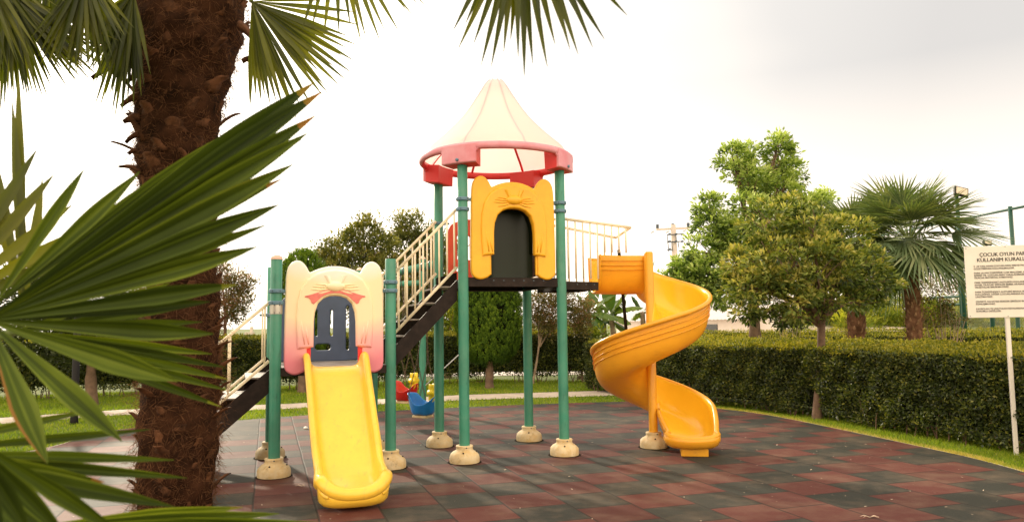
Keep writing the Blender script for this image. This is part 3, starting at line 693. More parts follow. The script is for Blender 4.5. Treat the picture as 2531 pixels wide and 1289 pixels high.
stair_rail(n0+W*.0, n1, .06, Z1-.02, .70, .09, [.06, .36, .66, .96])
stair_rail(f0, f1, .06, Z1-.02, .70, .09, [.06, .36, .66, .96])
# upper stair from low deck to tall tower
n0, n1 = F_+U*.06+W*.07, A_-U*.055+W*.07; f0, f1 = H_+U*.06-W*.09, C_-U*.055-W*.09
zt0 = Z1+.20
stair(n0, f0, n1, f1, zt0, Z2-.02, 4, .23)
bl = [.06, .19, .32, .45, .58, .71, .84, .96]
stair_rail(n0, n1, zt0, Z2-.02, .80, .14, bl); stair_rail(f0, f1, zt0, Z2-.02, .80, .14, bl)
# side platform rails, running out over the slide mouth and joined by a cross bar
pn0, pn1 = at(1397, 541, 8.92), at(1558, 562, 9.32); pf0, pf1 = at(1362, 556, 9.45), at(1522, 587, 9.95)
mb = MB(); mb.tube([pn0, pn1], .018, 10); mb.tube([pn1, pf1], .017, 10); mb.tube([pf1, pf0], .017, 10)
gr = mb.build('guard_rail', M['rail'], PS, True)
for a, b, zlow in ((pn0, pn1, 0), (pf0, pf1, 0)):
    for i in range(9):
        t = (i+.3)/9; p = a+(b-a)*t; zz = Z2 if t < .55 else 2.36
        mb = MB(); mb.tube([p, Vector((p.x, p.y, zz))], .0105, 8); mb.build('baluster', M['rail'], gr, True)
bq = TW['B']; dq = TW['D']   # rail between yellow panel and post, far side of tower
mb = MB()
for t in (.12, .2): pass
rail_frame(dq+U*0-W*.08+Z*(Z2+.72), bq+W*.08+Z*(Z2+.72), .66, 9, r=.014, rb=.009)
rail_frame(A_+W*.08+Z*(Z2+.72)+U*0, A_+W*.08+Z*(Z2+.72)+U*.001+W*.02, .66, 1, r=.012, rb=.009, name='rail_stub')

# ---- straight slide
Cs = (E_+F_)/2 - W*.03; DIR = -W
def slide_straight():
    #  t (distance), floor z, half width, wall height
    key = [(0.0, Z1-.01, .285, .13), (.10, Z1-.012, .285, .15), (.22, Z1-.06, .285, .17), (.45, Z1-.25, .28, .17), (.80, Z1-.54, .275, .165), (1.10, Z1-.765, .27, .15), (1.28, .215, .262, .135), (1.42, .165, .262, .125), (1.55, .135, .262, .10), (1.64, .12, .255, .085), (1.70, .115, .24, .06), (1.74, .12, .21, .03), (1.765, .135, .18, .012)]
    pts = catmull([Vector((k[0], k[1], k[2])) for k in key], 6); wh = catmull([Vector((k[3], 0, 0)) for k in key], 6)
    rows = []
    for p, h in zip(pts, wh):
        t, zf, hw = p; h = h.x
        sec = [(-hw-.035, h-.035), (-hw-.032, h-.008), (-hw-.016, h+.006), (-hw+.004, h), (-hw+.014, h-.02), (-hw+.022, h*.5), (-hw+.04, .03), (-hw+.075, .006), (-hw*.6, 0), (-hw*.3, 0), (0, 0)]
        sec = sec+[(-x, z) for x, z in sec[::-1][1:]]
        rows.append([Cs+DIR*t+U*x+Z*(zf+z) for x, z in sec])
    mb = MB(); mb.grid(rows); o = mb.build('straight_slide', M['slide'], PS, True)
    md = o.modifiers.new('s', 'SOLIDIFY'); md.thickness = .012; md.offset = -1
    md = o.modifiers.new('u', 'SUBSURF'); md.levels = 1; md.render_levels = 1
    # rolled flanges along both sides and round the mouth
    mb = MB(); path = []
    pts2, wh2 = pts, wh
    left = [Cs+DIR*p.x-U*(p.z+.012)+Z*(p.y+h.x-.012) for p, h in zip(pts, wh)]
    right = [Cs+DIR*p.x+U*(p.z+.012)+Z*(p.y+h.x-.012) for p, h in zip(pts, wh)]
    i_ = next(i for i, p in enumerate(pts) if p.x > 1.60)
    L_, R_ = left[6:i_], right[6:i_]
    arc = []
    for k in range(1, 16):
        a = pi*k/16; base = Cs+DIR*1.60; 
        arc.append(base - U*.272*(abs(cos(a))**.8)*(1 if cos(a) > 0 else -1) + DIR*.185*(sin(a)**.9) + Z*(.252-.115*sin(a)**1.5))
    path = L_+arc+R_[::-1]; m = len(path)
    rad = []
    for k in range(m):
        e = min(k, m-1-k)/m; rad.append(.022+.034*min(1, max(0, (e-.30)/.12)))
    mb.tube(path, rad, 14); mb.build('rolled_edge', M['slide'], o, True)
    # underside skirt of the mouth
    mb = MB(); rows = []
    for k in range(0, 17):
        a = pi*k/16; d = -U*.262*(abs(cos(a))**.8)*(1 if cos(a) > 0 else -1); f_ = DIR*.175*(sin(a)**.9); b0 = Cs+DIR*1.60
        zt_ = .245-.115*sin(a)**1.5; rows.append([b0+d*1.09+f_*1.2+Z*zt_, b0+d*1.14+f_*1.26+Z*(zt_*.7), b0+d*1.10+f_*1.2+Z*.07, b0+d*.98+f_*1.02+Z*.035, b0+d*.8+f_*.8+Z*.022])
    mb.grid(rows); k = mb.build('mouth_skirt', M['slide'], o, True); k.modifiers.new('s', 'SOLIDIFY').thickness = .01
    mb = MB(); mb.box(Cs+DIR*1.5+Z*.06, .16, .3, .12, (DIR, U, Z)); mb.build('slide_foot', M['slide'], o, False, .01)
    # step pad where the run meets the level mouth
    mb = MB(); mb.box(Cs+DIR*1.50+Z*.143, .05, .36, .012, (DIR, U, Z)); mb.build('mouth_tread', M['slide'], o, False, .005)
    return o
slide_straight()['label'] = 'straight yellow slide'
# ---- spiral slide
PC = Vector((1.69, 9.35, 0)); RO = .70
mb = MB(); mb.lathe(PC, [(.053, .10), (.053, 2.36), (.045, 2.375), (.001, 2.378)], 24)
pole = mb.build('slide_pole', M['spiral'], PS, True); pole.modifiers.new('e', 'EDGE_SPLIT').split_angle = .8
foot(pole, PC)
def spiral():
    # cross-section: (fraction 1 outer .. 0 inner radius, z below rim)
    sec = [(1.045, -.045), (1.05, -.02), (1.03, .0), (1.0, .0), (.985, -.02), (.985, -.08), (.983, -.14), (.975, -.20), (.965, -.26), (.945, -.32), (.90, -.385), (.82, -.43), (.70, -.455), (.56, -.46), (.42, -.45), (.30, -.42), (.20, -.36), (.14, -.28), (.105, -.18), (.09, -.09), (.085, -.03), (.075, .0), (.06, -.01)]
    rows = []
    # inlet (straight along direction IN, radial outward = left of IN)
    a0 = radians(97); IN = Vector((sin(a0), -cos(a0), 0))
    def frame(c, out, zr, hs=1.0, rr=RO, low=0.0, inr=0.0):
        r_ = []
        for s_, z in sec:
            zz = z*hs
            if s_ < .3: zz = zz*(1-inr) - 0
            r_.append(c+out*(rr*s_)+Z*(zr+zz))
        return r_
    out0 = Vector((cos(a0), sin(a0), 0))
    for k in range(7):
        t = .60*(1-k/6); flare = max(0, (t-.45)/.15)
        rows.append(frame(PC-IN*t, out0, 2.34+.01*flare, 1.0, RO*(.93+.03*flare)))
    # helix
    key = [(97, 2.30), (90, 2.24), (60, 2.09), (30, 1.975), (0, 1.865), (-30, 1.75), (-60, 1.64), (-90, 1.535), (-135, 1.365), (-180, 1.195), (-225, 1.03), (-270, .865), (-300, .745), (-330, .625), (-352, .545), (-368, .49)]
    pts = catmull([Vector((a, z, 0)) for a, z in key], 8)
    for p in pts[1:]:
        a = radians(p.x); f = min(1, max(0, (97-p.x)/40)); rr = RO*(.93+.07*f)
        hs = 1.0 if p.x > -270 else 1.0-.16*min(1, (-270-p.x)/90)
        rows.append(frame(PC, Vector((cos(a), sin(a), 0)), p.y, hs, rr))
    # outlet: straight, flattening
    a1 = radians(-370); out1 = Vector((cos(a1), sin(a1), 0)); TAN = Vector((sin(a1), -cos(a1), 0))
    for t, z, hs, sc in ((.07, .455, .80, .99), (.15, .41, .70, .97), (.23, .37, .60, .94), (.31, .33, .50, .90), (.39, .295, .41, .86), (.47, .265, .34, .81)):
        c = PC+TAN*t + out1*(.05*t/.5)
        rows.append([c+out1*(RO*(.53+(s_-.53)*sc))+Z*(z+zz*hs) for s_, zz in sec])
    # rounded mouth
    for t, z, hs, sc in ((.54, .24, .28, .74), (.59, .225, .22, .64), (.625, .215, .16, .52), (.645, .205, .1, .4), (.655, .20, .05, .25)):
        c = PC+TAN*t+out1*.05
        rows.append([c+out1*(RO*(.53+(s_-.53)*sc))+Z*(z+zz*hs) for s_, zz in sec])
    mb = MB(); mb.grid(rows); o = mb.build('spiral_slide', M['spiral_lit'], PS, True)
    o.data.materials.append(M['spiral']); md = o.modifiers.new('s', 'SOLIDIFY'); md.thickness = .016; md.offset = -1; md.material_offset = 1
    md = o.modifiers.new('u', 'SUBSURF'); md.levels = 1; md.render_levels = 1
    # rolled rim following the outer edge and round the mouth
    rim = [PC-IN*.60+out0*RO*.95+Z*2.34]
    idx = 2
    rim = [Vector(r[2])-Z*.014 for r in rows[:-5]]
    mouth = []
    c = PC+TAN*.47+out1*.05
    for k in range(1, 14):
        a = pi*k/14
        mouth.append(c+out1*(RO*(.54+.42*cos(a)))+TAN*(.23*sin(a)**.85)+Z*(.245-.045*sin(a)))
    inner = [Vector(r[-3])-Z*.012 for r in rows[-22:-5]][::-1]
    path = rim+mouth+inner; m = len(path); rad = []
    for k in range(m):
        rad.append(.027 if k < len(rim)-6 else (.030 if k < len(rim)+len(mouth) else .027))
    rad = [sum(rad[max(0, i-3):i+4])/len(rad[max(0, i-3):i+4]) for i in range(m)]
    mb = MB(); mb.tube(path, rad, 12); mb.build('rolled_edge', M['spiral'], o, True)
    for zo, fo in ((-.095, 1.012), (-.155, 1.010), (-.215, 1.0)):
        pth = []
        for r in rows[:-11]:
            i_ = 5; a_ = Vector(r[3]); cI = Vector(r[-1]); o2 = (a_-cI); o2.z = 0; o2.normalize(); pth.append(a_+o2*(RO*(fo-1)+.004)+Z*zo)
        mb = MB(); mb.tube(pth, .0065, 8); mb.build('moulded_ridge', M['spiral'], o, True)
    # mouth skirt
    mb = MB(); rr_ = []
    for k in range(0, 15):
        a = pi*k/14; e = out1*(RO*.42*cos(a)); g_ = TAN*(.23*sin(a)**.85 if 0 < k < 14 else 0); c2 = c+out1*RO*.54
        rr_.append([c2+e*1.05+g_*1.10+Z*(.245-.045*sin(a)), c2+e*1.05+g_*1.11+Z*.17, c2+e*.96+g_*1.0+Z*.12, c2+e*.8+g_*.8+Z*.095, c2+e*.5+g_*.5+Z*.085])
    mb.grid(rr_); k = mb.build('mouth_skirt', M['spiral'], o, True); k.modifiers.new('s', 'SOLIDIFY').thickness = .01
    mb = MB(); q = PC+TAN*.44+out1*(RO*.64); mb.box(q+Z*.045, .34, .30, .09, (TAN, out1, Z)); mb.build('slide_foot', M['spiral'], o, False, .008)
    for zo in (-.07, -.125, -.18):
        mb = MB(); mb.tube([PC-IN*t+out0*.034+Z*(2.34+zo) for t in (.59, .4, .2, .06)], .0065, 8); mb.build('moulded_ridge', M['spiral'], o, True)
    # inlet end flanges
    for r in (rows[0],):
        mb = MB(); mb.tube([Vector(p) for p in r[2:-1]], .016, 10); mb.build('end_flange', M['spiral'], o, True)
    mb = MB(); q = PC-IN*.02; mb.box(q+Z*2.07+out0*.01, .075, .03, .55, (IN, out0, Z)); mb.build('pole_flange', M['spiral'], o, False, .008)
    mb = MB(); mb.tube([at(1529, 617, 9.78), at(1531, 632, 9.78), at(1549, 830, 9.72)], .022, 10); mb.build('support_bar', M['black'], o, True)
    return o
spiral()['label'] = 'orange yellow spiral slide'
# ---- tent roof
RC = (TW['A']+TW['D'])/2; RZ = 3.535
prof = [(.925, 0.0), (.90, .035), (.82, .12), (.70, .225), (.58, .34), (.47, .455), (.37, .58), (.28, .715), (.20, .84), (.145, .93), (.10, .985), (.06, 1.01), (.001, 1.02)]
mb = MB(); n = 96; rows = []
pr2 = [(p.x, p.y) for p in catmull([Vector((r, z, 0)) for r, z in prof], 4)]
for r, z in pr2:
    ring = []
    for k in range(n+1):
        a = 2*pi*k/n; kk = abs(((a*8/(2*pi)) % 1)-.5)*2        # 0 on a rib, 1 between ribs
        sc = 1-.045*(1-(1-kk)**2)*(1 if r < .88 else max(0, (.93-r)/.05)); rib = .014*max(0, 1-kk*7)*(1 if .06 < r < .88 else 0)
        ring.append((max(r, 0)*sc*cos(a), max(r, 0)*sc*sin(a), z+rib))
    rows.append(ring)
mb.grid(rows); rf = mb.build('tent_roof', M['roof'], PS, True, world=False); rf.location = RC-PS.location+Z*RZ
mb = MB()
mb.lathe((0, 0, 0), [(.905, .02), (.935, .014), (.950, -.008), (.950, -.05), (.935, -.066), (.905, -.068), (.885, -.05), (.882, -.01), (.905, .02)], 96)
rim = mb.build('roof_rim', M['rim'], rf, True, world=False)
for k in 'ABCD':
    v = TW[k]-RC; a0 = atan2(v.y, v.x); mb = MB(); rows = []
    ri, ro, hs = .745, .943, .235
    for i in range(9):
        a = a0+hs*(-1+2*i/8); rows.append([(r*cos(a), r*sin(a), z) for r, z in ((ri, -.015), (ro+.012, -.0), (ro+.012, -.215), (ri+.01, -.235), (ri, -.015))])
    mb.grid(rows)
    for e in (0, 8):
        b = len(mb.v); mb.add(rows[e][:4], [(0, 1, 2, 3) if e == 0 else (3, 2, 1, 0)])
    # gussets tying the bracket into the rim
    for s_ in (-1, 1):
        a = a0+s_*hs; a2 = a0+s_*(hs+.07)
        mb.add([(ro*cos(a), ro*sin(a), -.02), (ro*cos(a2), ro*sin(a2), -.03), (ro*cos(a), ro*sin(a), -.10), (.90*cos(a), .90*sin(a), -.02), (.90*cos(a2), .90*sin(a2), -.03), (.90*cos(a), .90*sin(a), -.10)], [(0, 1, 2), (3, 5, 4), (1, 4, 5, 2)])
    br = mb.build('roof_bracket', M['rim'], rf, False, .012, world=False)
    mb = MB(); e = Vector((cos(a0), sin(a0), 0)); mb.tube([e*.95+Z*-.18, e*.972+Z*-.18], .018, 12)
    mb.build('bracket_bolt', M['swblue'] if False else M['clamp'], rf, True, world=False)
# pink ribs seen from underneath
for j in range(8):
    a = 2*pi*(j+.5)/8; mb = MB()
    rows = [[((r-.004)*.985*cos(a+da/(max(r, .1))), (r-.004)*.985*sin(a+da/(max(r, .1))), z-.012) for da in (-.016, .016)] for r, z in pr2[2:-12]]
    mb.grid(rows); mb.build('roof_rib', M['redin'], rf, True, world=False)

# ================================================================== swing frame and swings
P0, P1 = Vector((-.99, 10.15, 2.33)), Vector((-2.6, 13.2, 2.33)); BD = (P1-P0).normalized()
SW = thing('swing_frame', 'green tubular swing frame behind the tall tower and stair', 'swing frame', tuple((P0+P1)/2*1.0-Z*2.33))
P1 = at(889, 692, 14.6); P2 = at(1044, 698, 14.0); BD = (P1-P0).normalized()
mb = MB(); mb.tube([P0, P1], .055, 16); mb.build('top_beam', M['green'], SW, True)
for p, zt in ((P0, 2.5), (P2, at(1044, 640, 14).z), (P1, at(886, 668, 14.6).z)):
    mb = MB(); mb.tube([Vector((p.x, p.y, -.02)), Vector((p.x, p.y, zt))], .062, 18); o = mb.build('post', M['green'], SW, True); o.modifiers.new('e', 'EDGE_SPLIT').split_angle = .8
    mb = MB(); mb.lathe((p.x, p.y, zt), [(.065, -.002), (.065, .012), (.03, .05), (.001, .06)], 18); mb.build('post_cap', M['cap'], o, True)
mb = MB(); mb.tube([P2, P1-Z*.12], .05, 12); mb.build('rear_beam', M['green'], SW, True)
mb = MB(); mb.tube([at(1134, 876, 11.5), at(1052, 951, 10.95)], .008, 8); mb.build('tie_rod', M['wire'], SW, True)
def chain(mb, a, b):
    a, b = Vector(a), Vector(b); L = (b-a).length; n = int(L/.032); d = (b-a).normalized(); s1 = d.orthogonal().normalized(); s2 = d.cross(s1)
    for i in range(n):
        c = a+d*(L*(i+.5)/n); s_ = s1 if i % 2 else s2
        mb.tube([c-d*.02, c-d*.008+s_*.009, c+d*.008+s_*.009, c+d*.02, c+d*.008-s_*.009, c-d*.008-s_*.009, c-d*.02], .0038, 5, False)
def bucket(name, label, mat, c, beam):
    T = thing(name, label, 'swing seat', tuple(c), 'bucket swings hanging from the green swing frame')
    f = Vector((1, -.55, 0)).normalized(); s_ = Vector((-f.y, f.x, 0))     # f = front
    c = Vector(c); rows = []
    for i in range(25):
        a = 2*pi*i/24; ca, sa = cos(a), sin(a)
        topz = .20+.05*cos(2*a)+(.07 if ca < -.5 else 0)+.02*cos(3*a)
        rows.append([c+f*(.03*ca)+s_*(.02*sa)+Z*.0, c+f*(.15*ca)+s_*(.11*sa)+Z*(-.005+.012*cos(4*a)), c+f*(.18*ca)+s_*(.135*sa)+Z*.05, c+f*(.205*ca)+s_*(.155*sa)+Z*(topz*.6), c+f*(.225*ca)+s_*(.17*sa)+Z*(topz-.02), c+f*(.235*ca)+s_*(.178*sa)+Z*topz, c+f*(.215*ca)+s_*(.16*sa)+Z*(topz-.005), c+f*(.20*ca)+s_*(.148*sa)+Z*(topz-.06), c+f*(.16*ca)+s_*(.11*sa)+Z*.05, c+Z*.045])
    mb = MB(); mb.grid(rows); o = mb.build('seat', mat, T, True); o.modifiers.new('u', 'SUBSURF').render_levels = 1
    mb = MB(); mb.box(c+Z*-.022, .24, .18, .035, (f, s_, Z)); mb.build('seat_base', M['base'], T, False, .01)
    # yellow flower-shaped lap guard at the front
    fc = c+f*.17+Z*.30; rows = []
    for i in range(37):
        a = 2*pi*i/36; r = .085+.02*cos(6*a)
        e = (s_*cos(a)+Z*sin(a)*1.35)
        rows.append([fc-f*.05, fc-f*.05+e*r*.6, fc-f*.03+e*r, fc+f*.03+e*r, fc+f*.05+e*r*.6, fc+f*.05])
    mb = MB(); mb.grid(rows); mb.build('lap_guard', M['swyel'], T, True)
    for k, (px, ps, top) in enumerate(((-.15, .14, .13), (-.15, -.14, .13), (.15, .14, .0), (.15, -.14, .0))):
        mb = MB(); b = Vector(beam)+(BD*(.17 if ps > 0 else -.17))-Z*.05
        lowp = c+f*px+s_*ps+Z*.22; mid = b+(c+s_*ps*.9+Z*.75-b)*1.0
        chain(mb, lowp, mid); 
        if k in (0, 1): chain(mb, mid, b)
        mb.build('chain', M['chain'], T)
    for k in (-1, 1):
        b = Vector(beam)+BD*.17*k; mb = MB(); mb.lathe(b, [(.056, -.018), (.066, -.018), (.066, .018), (.056, .018)], 16, (Z, BD.cross(Z), BD)); mb.build('hanger', M['bolt'], T)
    return T
b1 = P0+BD*.42; b1c = Vector((b1.x, b1.y, 0))
bb = at(1045, 1030, 10.55); bucket('bucket_swing', 'blue bucket swing seat with yellow flower guard, nearer of the two', M['swblue'], (bb.x, bb.y, bb.z+.035), P0+BD*.45)
rb = at(1001, 992, 11.75); bucket('bucket_swing', 'red bucket swing seat with yellow flower guard, beyond the blue one', M['swred'], (rb.x, rb.y, rb.z+.02), P0+BD*1.75)

# ================================================================== sign
def sign():
    b = gnd(2490, 1112); dn = Vector((-.62, -.78, 0)).normalized(); 
    tl, bl = at(2378, 610, 8.72), at(2393, 785, 8.72)
    wdt, hgt = .80, tl.z-bl.z
    yaw = radians(-16); X = Vector((cos(yaw), sin(yaw), 0)); N_ = Vector((X.y, -X.x, 0))
    o = Vector((bl.x, bl.y, bl.z))
    T = thing('rules_sign', 'cream notice board of playground rules in black capitals on a white pole by the hedge', 'sign', tuple(b))
    mb = MB(); c = o+X*wdt/2+Z*hgt/2; mb.box(c, wdt, .012, hgt, (X, -N_, Z)); bd = mb.build('board', M['white'], T, False, .004)
    pp = c+N_*-.028; top = Vector((pp.x, pp.y, o.z+hgt*.9))
    mb = MB(); mb.box(Vector((pp.x, pp.y, (top.z)/2-.02)), .042, .042, top.z+.04, (X, N_, Z)); mb.build('pole', M['white'], T, False, .004)
    for x, z in ((.02, .02), (.02, hgt-.02), (wdt-.02, .02), (wdt-.02, hgt-.02), (wdt*.5, .015), (wdt*.52, hgt-.012)):
        q = o+X*x+Z*z+N_*.006; mb = MB(); mb.tube([q, q+N_*.004], .005, 8); mb.build('screw', M['bolt'], bd)
    def text(body, x, z, size, align='LEFT', bold=0.0, wsc=1.0, name='lettering'):
        cu = bpy.data.curves.new(name, 'FONT'); cu.body = body; cu.size = size; cu.align_x = align; cu.offset = bold; cu.extrude = .0006
        ob = bpy.data.objects.new(name, cu); C.objects.link(ob); dg = bpy.context.evaluated_depsgraph_get()
        me = bpy.data.meshes.new_from_object(ob.evaluated_get(dg)); bpy.data.objects.remove(ob)
        xs = [v.co.x for v in me.vertices]; wd = max(xs)-min(xs)
        if align == 'CENTER':            # heavier strokes for the heading
            b_ = bmesh.new(); b_.from_mesh(me); g_ = bmesh.ops.duplicate(b_, geom=b_.verts[:]+b_.edges[:]+b_.faces[:])
            for e_ in g_['geom']:
                if isinstance(e_, bmesh.types.BMVert): e_.co.x += .0024; e_.co.z += .0003
            b_.to_mesh(me); b_.free()
        for v in me.vertices:
            p = o+X*(x+v.co.x*(wsc/wd if wsc > 0 and wsc != 1.0 else 1))+Z*(z+v.co.y)+N_*(.0085+v.co.z); v.co = p
        o_t = link(name, me, M['ink'], bd)
    s = hgt/175.0; # sizes taken from the board: px of photo
    text('ÇOCUK OYUN PARKI', .405, hgt-.118, .060, 'CENTER', .0, .50)
    text('KULLANIM KURALLARI', .405, hgt-.178, .060, 'CENTER', .0, .56)
    lines = [('2 -10 YAŞ ARASI ÇOCUKLARIN EBEVEYNLERİ', .248, .55), ('GÖZETİMİNDE KULLANILMALIDIR.', .278, .41),
             ('PARK ALANI İÇERİSİNE CAM MALZEME, MEŞRUBAT', .328, .63), ('ŞİŞESİ VB. ÇOCUKLARIN YARALANMASINA SEBEP', .356, .61), ('OLACAK MATERYAL ATMAYINIZ.', .384, .39),
             ('PARK İÇERİSİNDEKİ ALETLERİN KULLANILMASINA', .440, .60), ('ENGEL OLACAK ŞEKİLDE BEBEK ARABASI, BİSİKLET', .468, .62), ('VB.EŞYALAR BIRAKMAYINIZ.', .496, .345),
             ('PARK İÇERİSİNDEKİ ALETLERİ MAKUL BİR SÜRE', .552, .58), ('KULLANINIZ, DİĞER ÇOCUKLARINDA KULLANACAĞINI', .580, .66), ('UNUTMAYINIZ.', .608, .175),
             ('ÇEVREYİ, RAHATSIZ EDECEK ŞEKİLDE BAĞIRARAK', .664, .60), ('KONUŞMAYINIZ.', .692, .195),
             ('KAYBOLAN VE UNUTULAN EŞYALARDAN TESİSİMİZ', .748, .61), ('SORUMLU DEĞİLDİR.', .776, .25)]
    k = hgt/.84
    for body, dz, wd in lines: text(body, .085, hgt-dz*k+.003, .0265, 'LEFT', 0.00035, wd)
sign()

# ================================================================== hedges
def hedge(name, label, line, width, h0, h1, nside, ntop, leaf, top_mat='hedgetop', seed=1, inward=1, gap=.10, sprigs=0, group=None, hole=None):
    """line: visible front base, list of (x, y); inward: +1 if the hedge body lies to the left of the line"""
    L = catmull([Vector((x, y, 0)) for x, y in line], 6); L = np.array(L)[:, :2]
    seg = np.linalg.norm(L[1:]-L[:-1], axis=1); cum = np.concatenate([[0], np.cumsum(seg)]); tot = cum[-1]
    tang = unit(np.gradient(L, axis=0)); nrm = np.stack([-tang[:, 1], tang[:, 0]], 1)*inward
    def P(s): return np.stack([np.interp(s, cum, L[:, k]) for k in (0, 1)], 1), unit(np.stack([np.interp(s, cum, nrm[:, k]) for k in (0, 1)], 1))
    T = thing(name, label, 'hedge', (float(L[len(L)//2][0]), float(L[len(L)//2][1]), -.02), group)
    def wob(s, z): return .03*np.sin(s*5.1+z*3)+.025*np.sin(s*11.7-z*9)+.03*np.sin(s*2.3+z*17)
    # front face + back face + end caps as leaves
    parts = []; tops = []
    n = nside; s = RNG.uniform(0, tot, n); z = RNG.uniform(0, 1, n)**.9*h0
    keep = ((s > -1) if hole is None else (np.abs(P(s)[0]-np.array(hole)).max(1) > .13) | (z > .42)) & (z > gap+.12*RNG.uniform(0, 1, n)*(np.sin(s*3.1)+1.2)); s, z = s[keep], z[keep]; n = len(s)
    p, m = P(s); dep = np.abs(RNG.normal(0, .05, n))-.02; base = p+m*(dep+wob(s, z)+.04)[:, None]
    Pp = np.concatenate([base, z[:, None]], 1); out = np.concatenate([-m, np.zeros((n, 1))], 1)
    D = unit(out*.55+rdir(n)*.8+np.array([0, 0, .25])); N = unit(out+rdir(n)*1.0)
    N = N - D*(N*D).sum(1)[:, None]
    lv = leaf*RNG.uniform(.6, 1.3, n)
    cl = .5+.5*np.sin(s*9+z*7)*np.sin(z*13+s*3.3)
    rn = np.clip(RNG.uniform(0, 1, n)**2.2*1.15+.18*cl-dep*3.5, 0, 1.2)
    V, F, R = leaves(Pp, D, N, lv, lv*.55, rn); parts.append((V, F, R))
    # end caps
    for e in (0, tot):
        n = max(200, int(nside*width/tot*.8)); p, m = P(np.full(n, e)); u_ = RNG.uniform(0, 1, n)*width; z = RNG.uniform(gap, h0, n)
        t_ = tang[0 if e == 0 else -1]*(-1 if e == 0 else 1)
        base = p+m*u_[:, None]+t_*(RNG.normal(0, .04, n))[:, None]; Pp = np.concatenate([base, z[:, None]], 1)
        out = np.tile([t_[0], t_[1], 0], (n, 1)); D = unit(out*.5+rdir(n)); N = unit(out+rdir(n)*.7); lv = leaf*RNG.uniform(.6, 1.3, n)
        parts.append(leaves(Pp, D, N, lv, lv*.55, RNG.uniform(0, 1, n)**1.5))
    # top
    n = ntop; s = RNG.uniform(-.02, tot, n); u_ = RNG.uniform(0, 1, n)
    p, m = P(s); hh = h0+(h1-h0)*u_; base = p+m*(u_*width+.02)[:, None]
    zz = hh+wob(s, u_*3)*.5+RNG.normal(0, .012, n)-.03*(u_ < .03)
    Pp = np.concatenate([base, zz[:, None]], 1); D = unit(rdir(n)*.8+np.array([0, 0, .9])); N = unit(rdir(n)*.7+np.array([0, 0, .8]))
    lv = leaf*RNG.uniform(.6, 1.2, n); tops.append(leaves(Pp, D, N, lv, lv*.5, np.clip(RNG.uniform(0, 1, n), 0, 1)))
    if sprigs:
        n = sprigs; s = RNG.uniform(0, tot, n); u_ = RNG.uniform(0, 1, n); p, m = P(s); k = 7
        for j in range(k):
            zz = h0+(h1-h0)*u_+.012*j*RNG.uniform(.6, 1.6, n); base = p+m*(u_*width)[:, None]
            Pp = np.concatenate([base, zz[:, None]], 1); D = unit(rdir(n)*.8+np.array([0, 0, .7]))
            tops.append(leaves(Pp, D, rdir(n), leaf*.8, leaf*.4, np.full(n, .95)))
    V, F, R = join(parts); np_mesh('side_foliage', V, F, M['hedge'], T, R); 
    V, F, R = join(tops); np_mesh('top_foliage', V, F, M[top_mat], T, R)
    for ch in T.children: ch.matrix_parent_inverse = wmat(T).inverted()
    # dark core, a solid sheet coloured as the shade between the leaves
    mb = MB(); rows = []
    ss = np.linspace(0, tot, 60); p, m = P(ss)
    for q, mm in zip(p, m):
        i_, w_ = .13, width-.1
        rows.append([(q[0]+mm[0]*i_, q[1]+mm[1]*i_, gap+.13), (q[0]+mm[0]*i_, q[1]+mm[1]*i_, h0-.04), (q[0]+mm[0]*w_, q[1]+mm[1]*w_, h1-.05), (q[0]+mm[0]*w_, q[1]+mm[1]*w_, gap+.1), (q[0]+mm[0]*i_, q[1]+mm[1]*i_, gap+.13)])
    mb.grid(rows); mb.build('shade_core', M['hedgecore'], T)
    # stems
    mb = MB(); n = int(tot*9)
    for k in range(n):
        s = random.uniform(0, tot); q, mm = P(np.array([s])); u = random.uniform(.05, .35); b = Vector((q[0][0]+mm[0][0]*u, q[0][1]+mm[0][1]*u, -.03))
        e = b+Vector((random.uniform(-.12, .12), random.uniform(-.1, .1), .4)); mb.tube([b, (b+e)/2+Vector((random.uniform(-.03, .03), 0, 0)), e], [.012, .009, .006], 5)
    tag(mb.build('stems', M['bark'], T), kind='stuff')
    return T
g3 = lambda x, y: (gnd(x, y).x, gnd(x, y).y)
rh = [g3(1448, 962), g3(1560, 978), g3(1660, 990), g3(1780, 1005), g3(2000, 1032), g3(2200, 1068), g3(2400, 1102), g3(2531, 1122), (5.75, 6.8)]
hedge('clipped_hedge', 'clipped box hedge with yellow green top, curving along the right edge of the tiles', rh, 1.5, 1.06, 1.15, 80000, 52000, .043, inward=1, sprigs=260, gap=.03, hole=g3(2020, 1033))
bh = [g3(-150, 992), g3(0, 988), g3(300, 978), g3(550, 970), g3(700, 964), g3(900, 956), g3(1160, 946), g3(1300, 944), g3(1450, 944)]
hedge('clipped_hedge', 'long dark clipped hedge behind the lawn and path, behind the swings', bh, 1.0, 1.22, 1.30, 70000, 16000, .06, inward=1, gap=.14, sprigs=120)
h2 = [(3.2, 25.5), (6.5, 24.5), (10.5, 22), (14.5, 18.5), (17, 14)]
hedge('clipped_hedge', 'low pale green hedge behind the curved one, under the two fan palms', [(3.4, 24), (7, 22.6), (10.5, 20.3), (13.5, 17.3), (15.5, 14)], 1.3, 1.02, 1.22, 32000, 20000, .055, inward=1, sprigs=160)

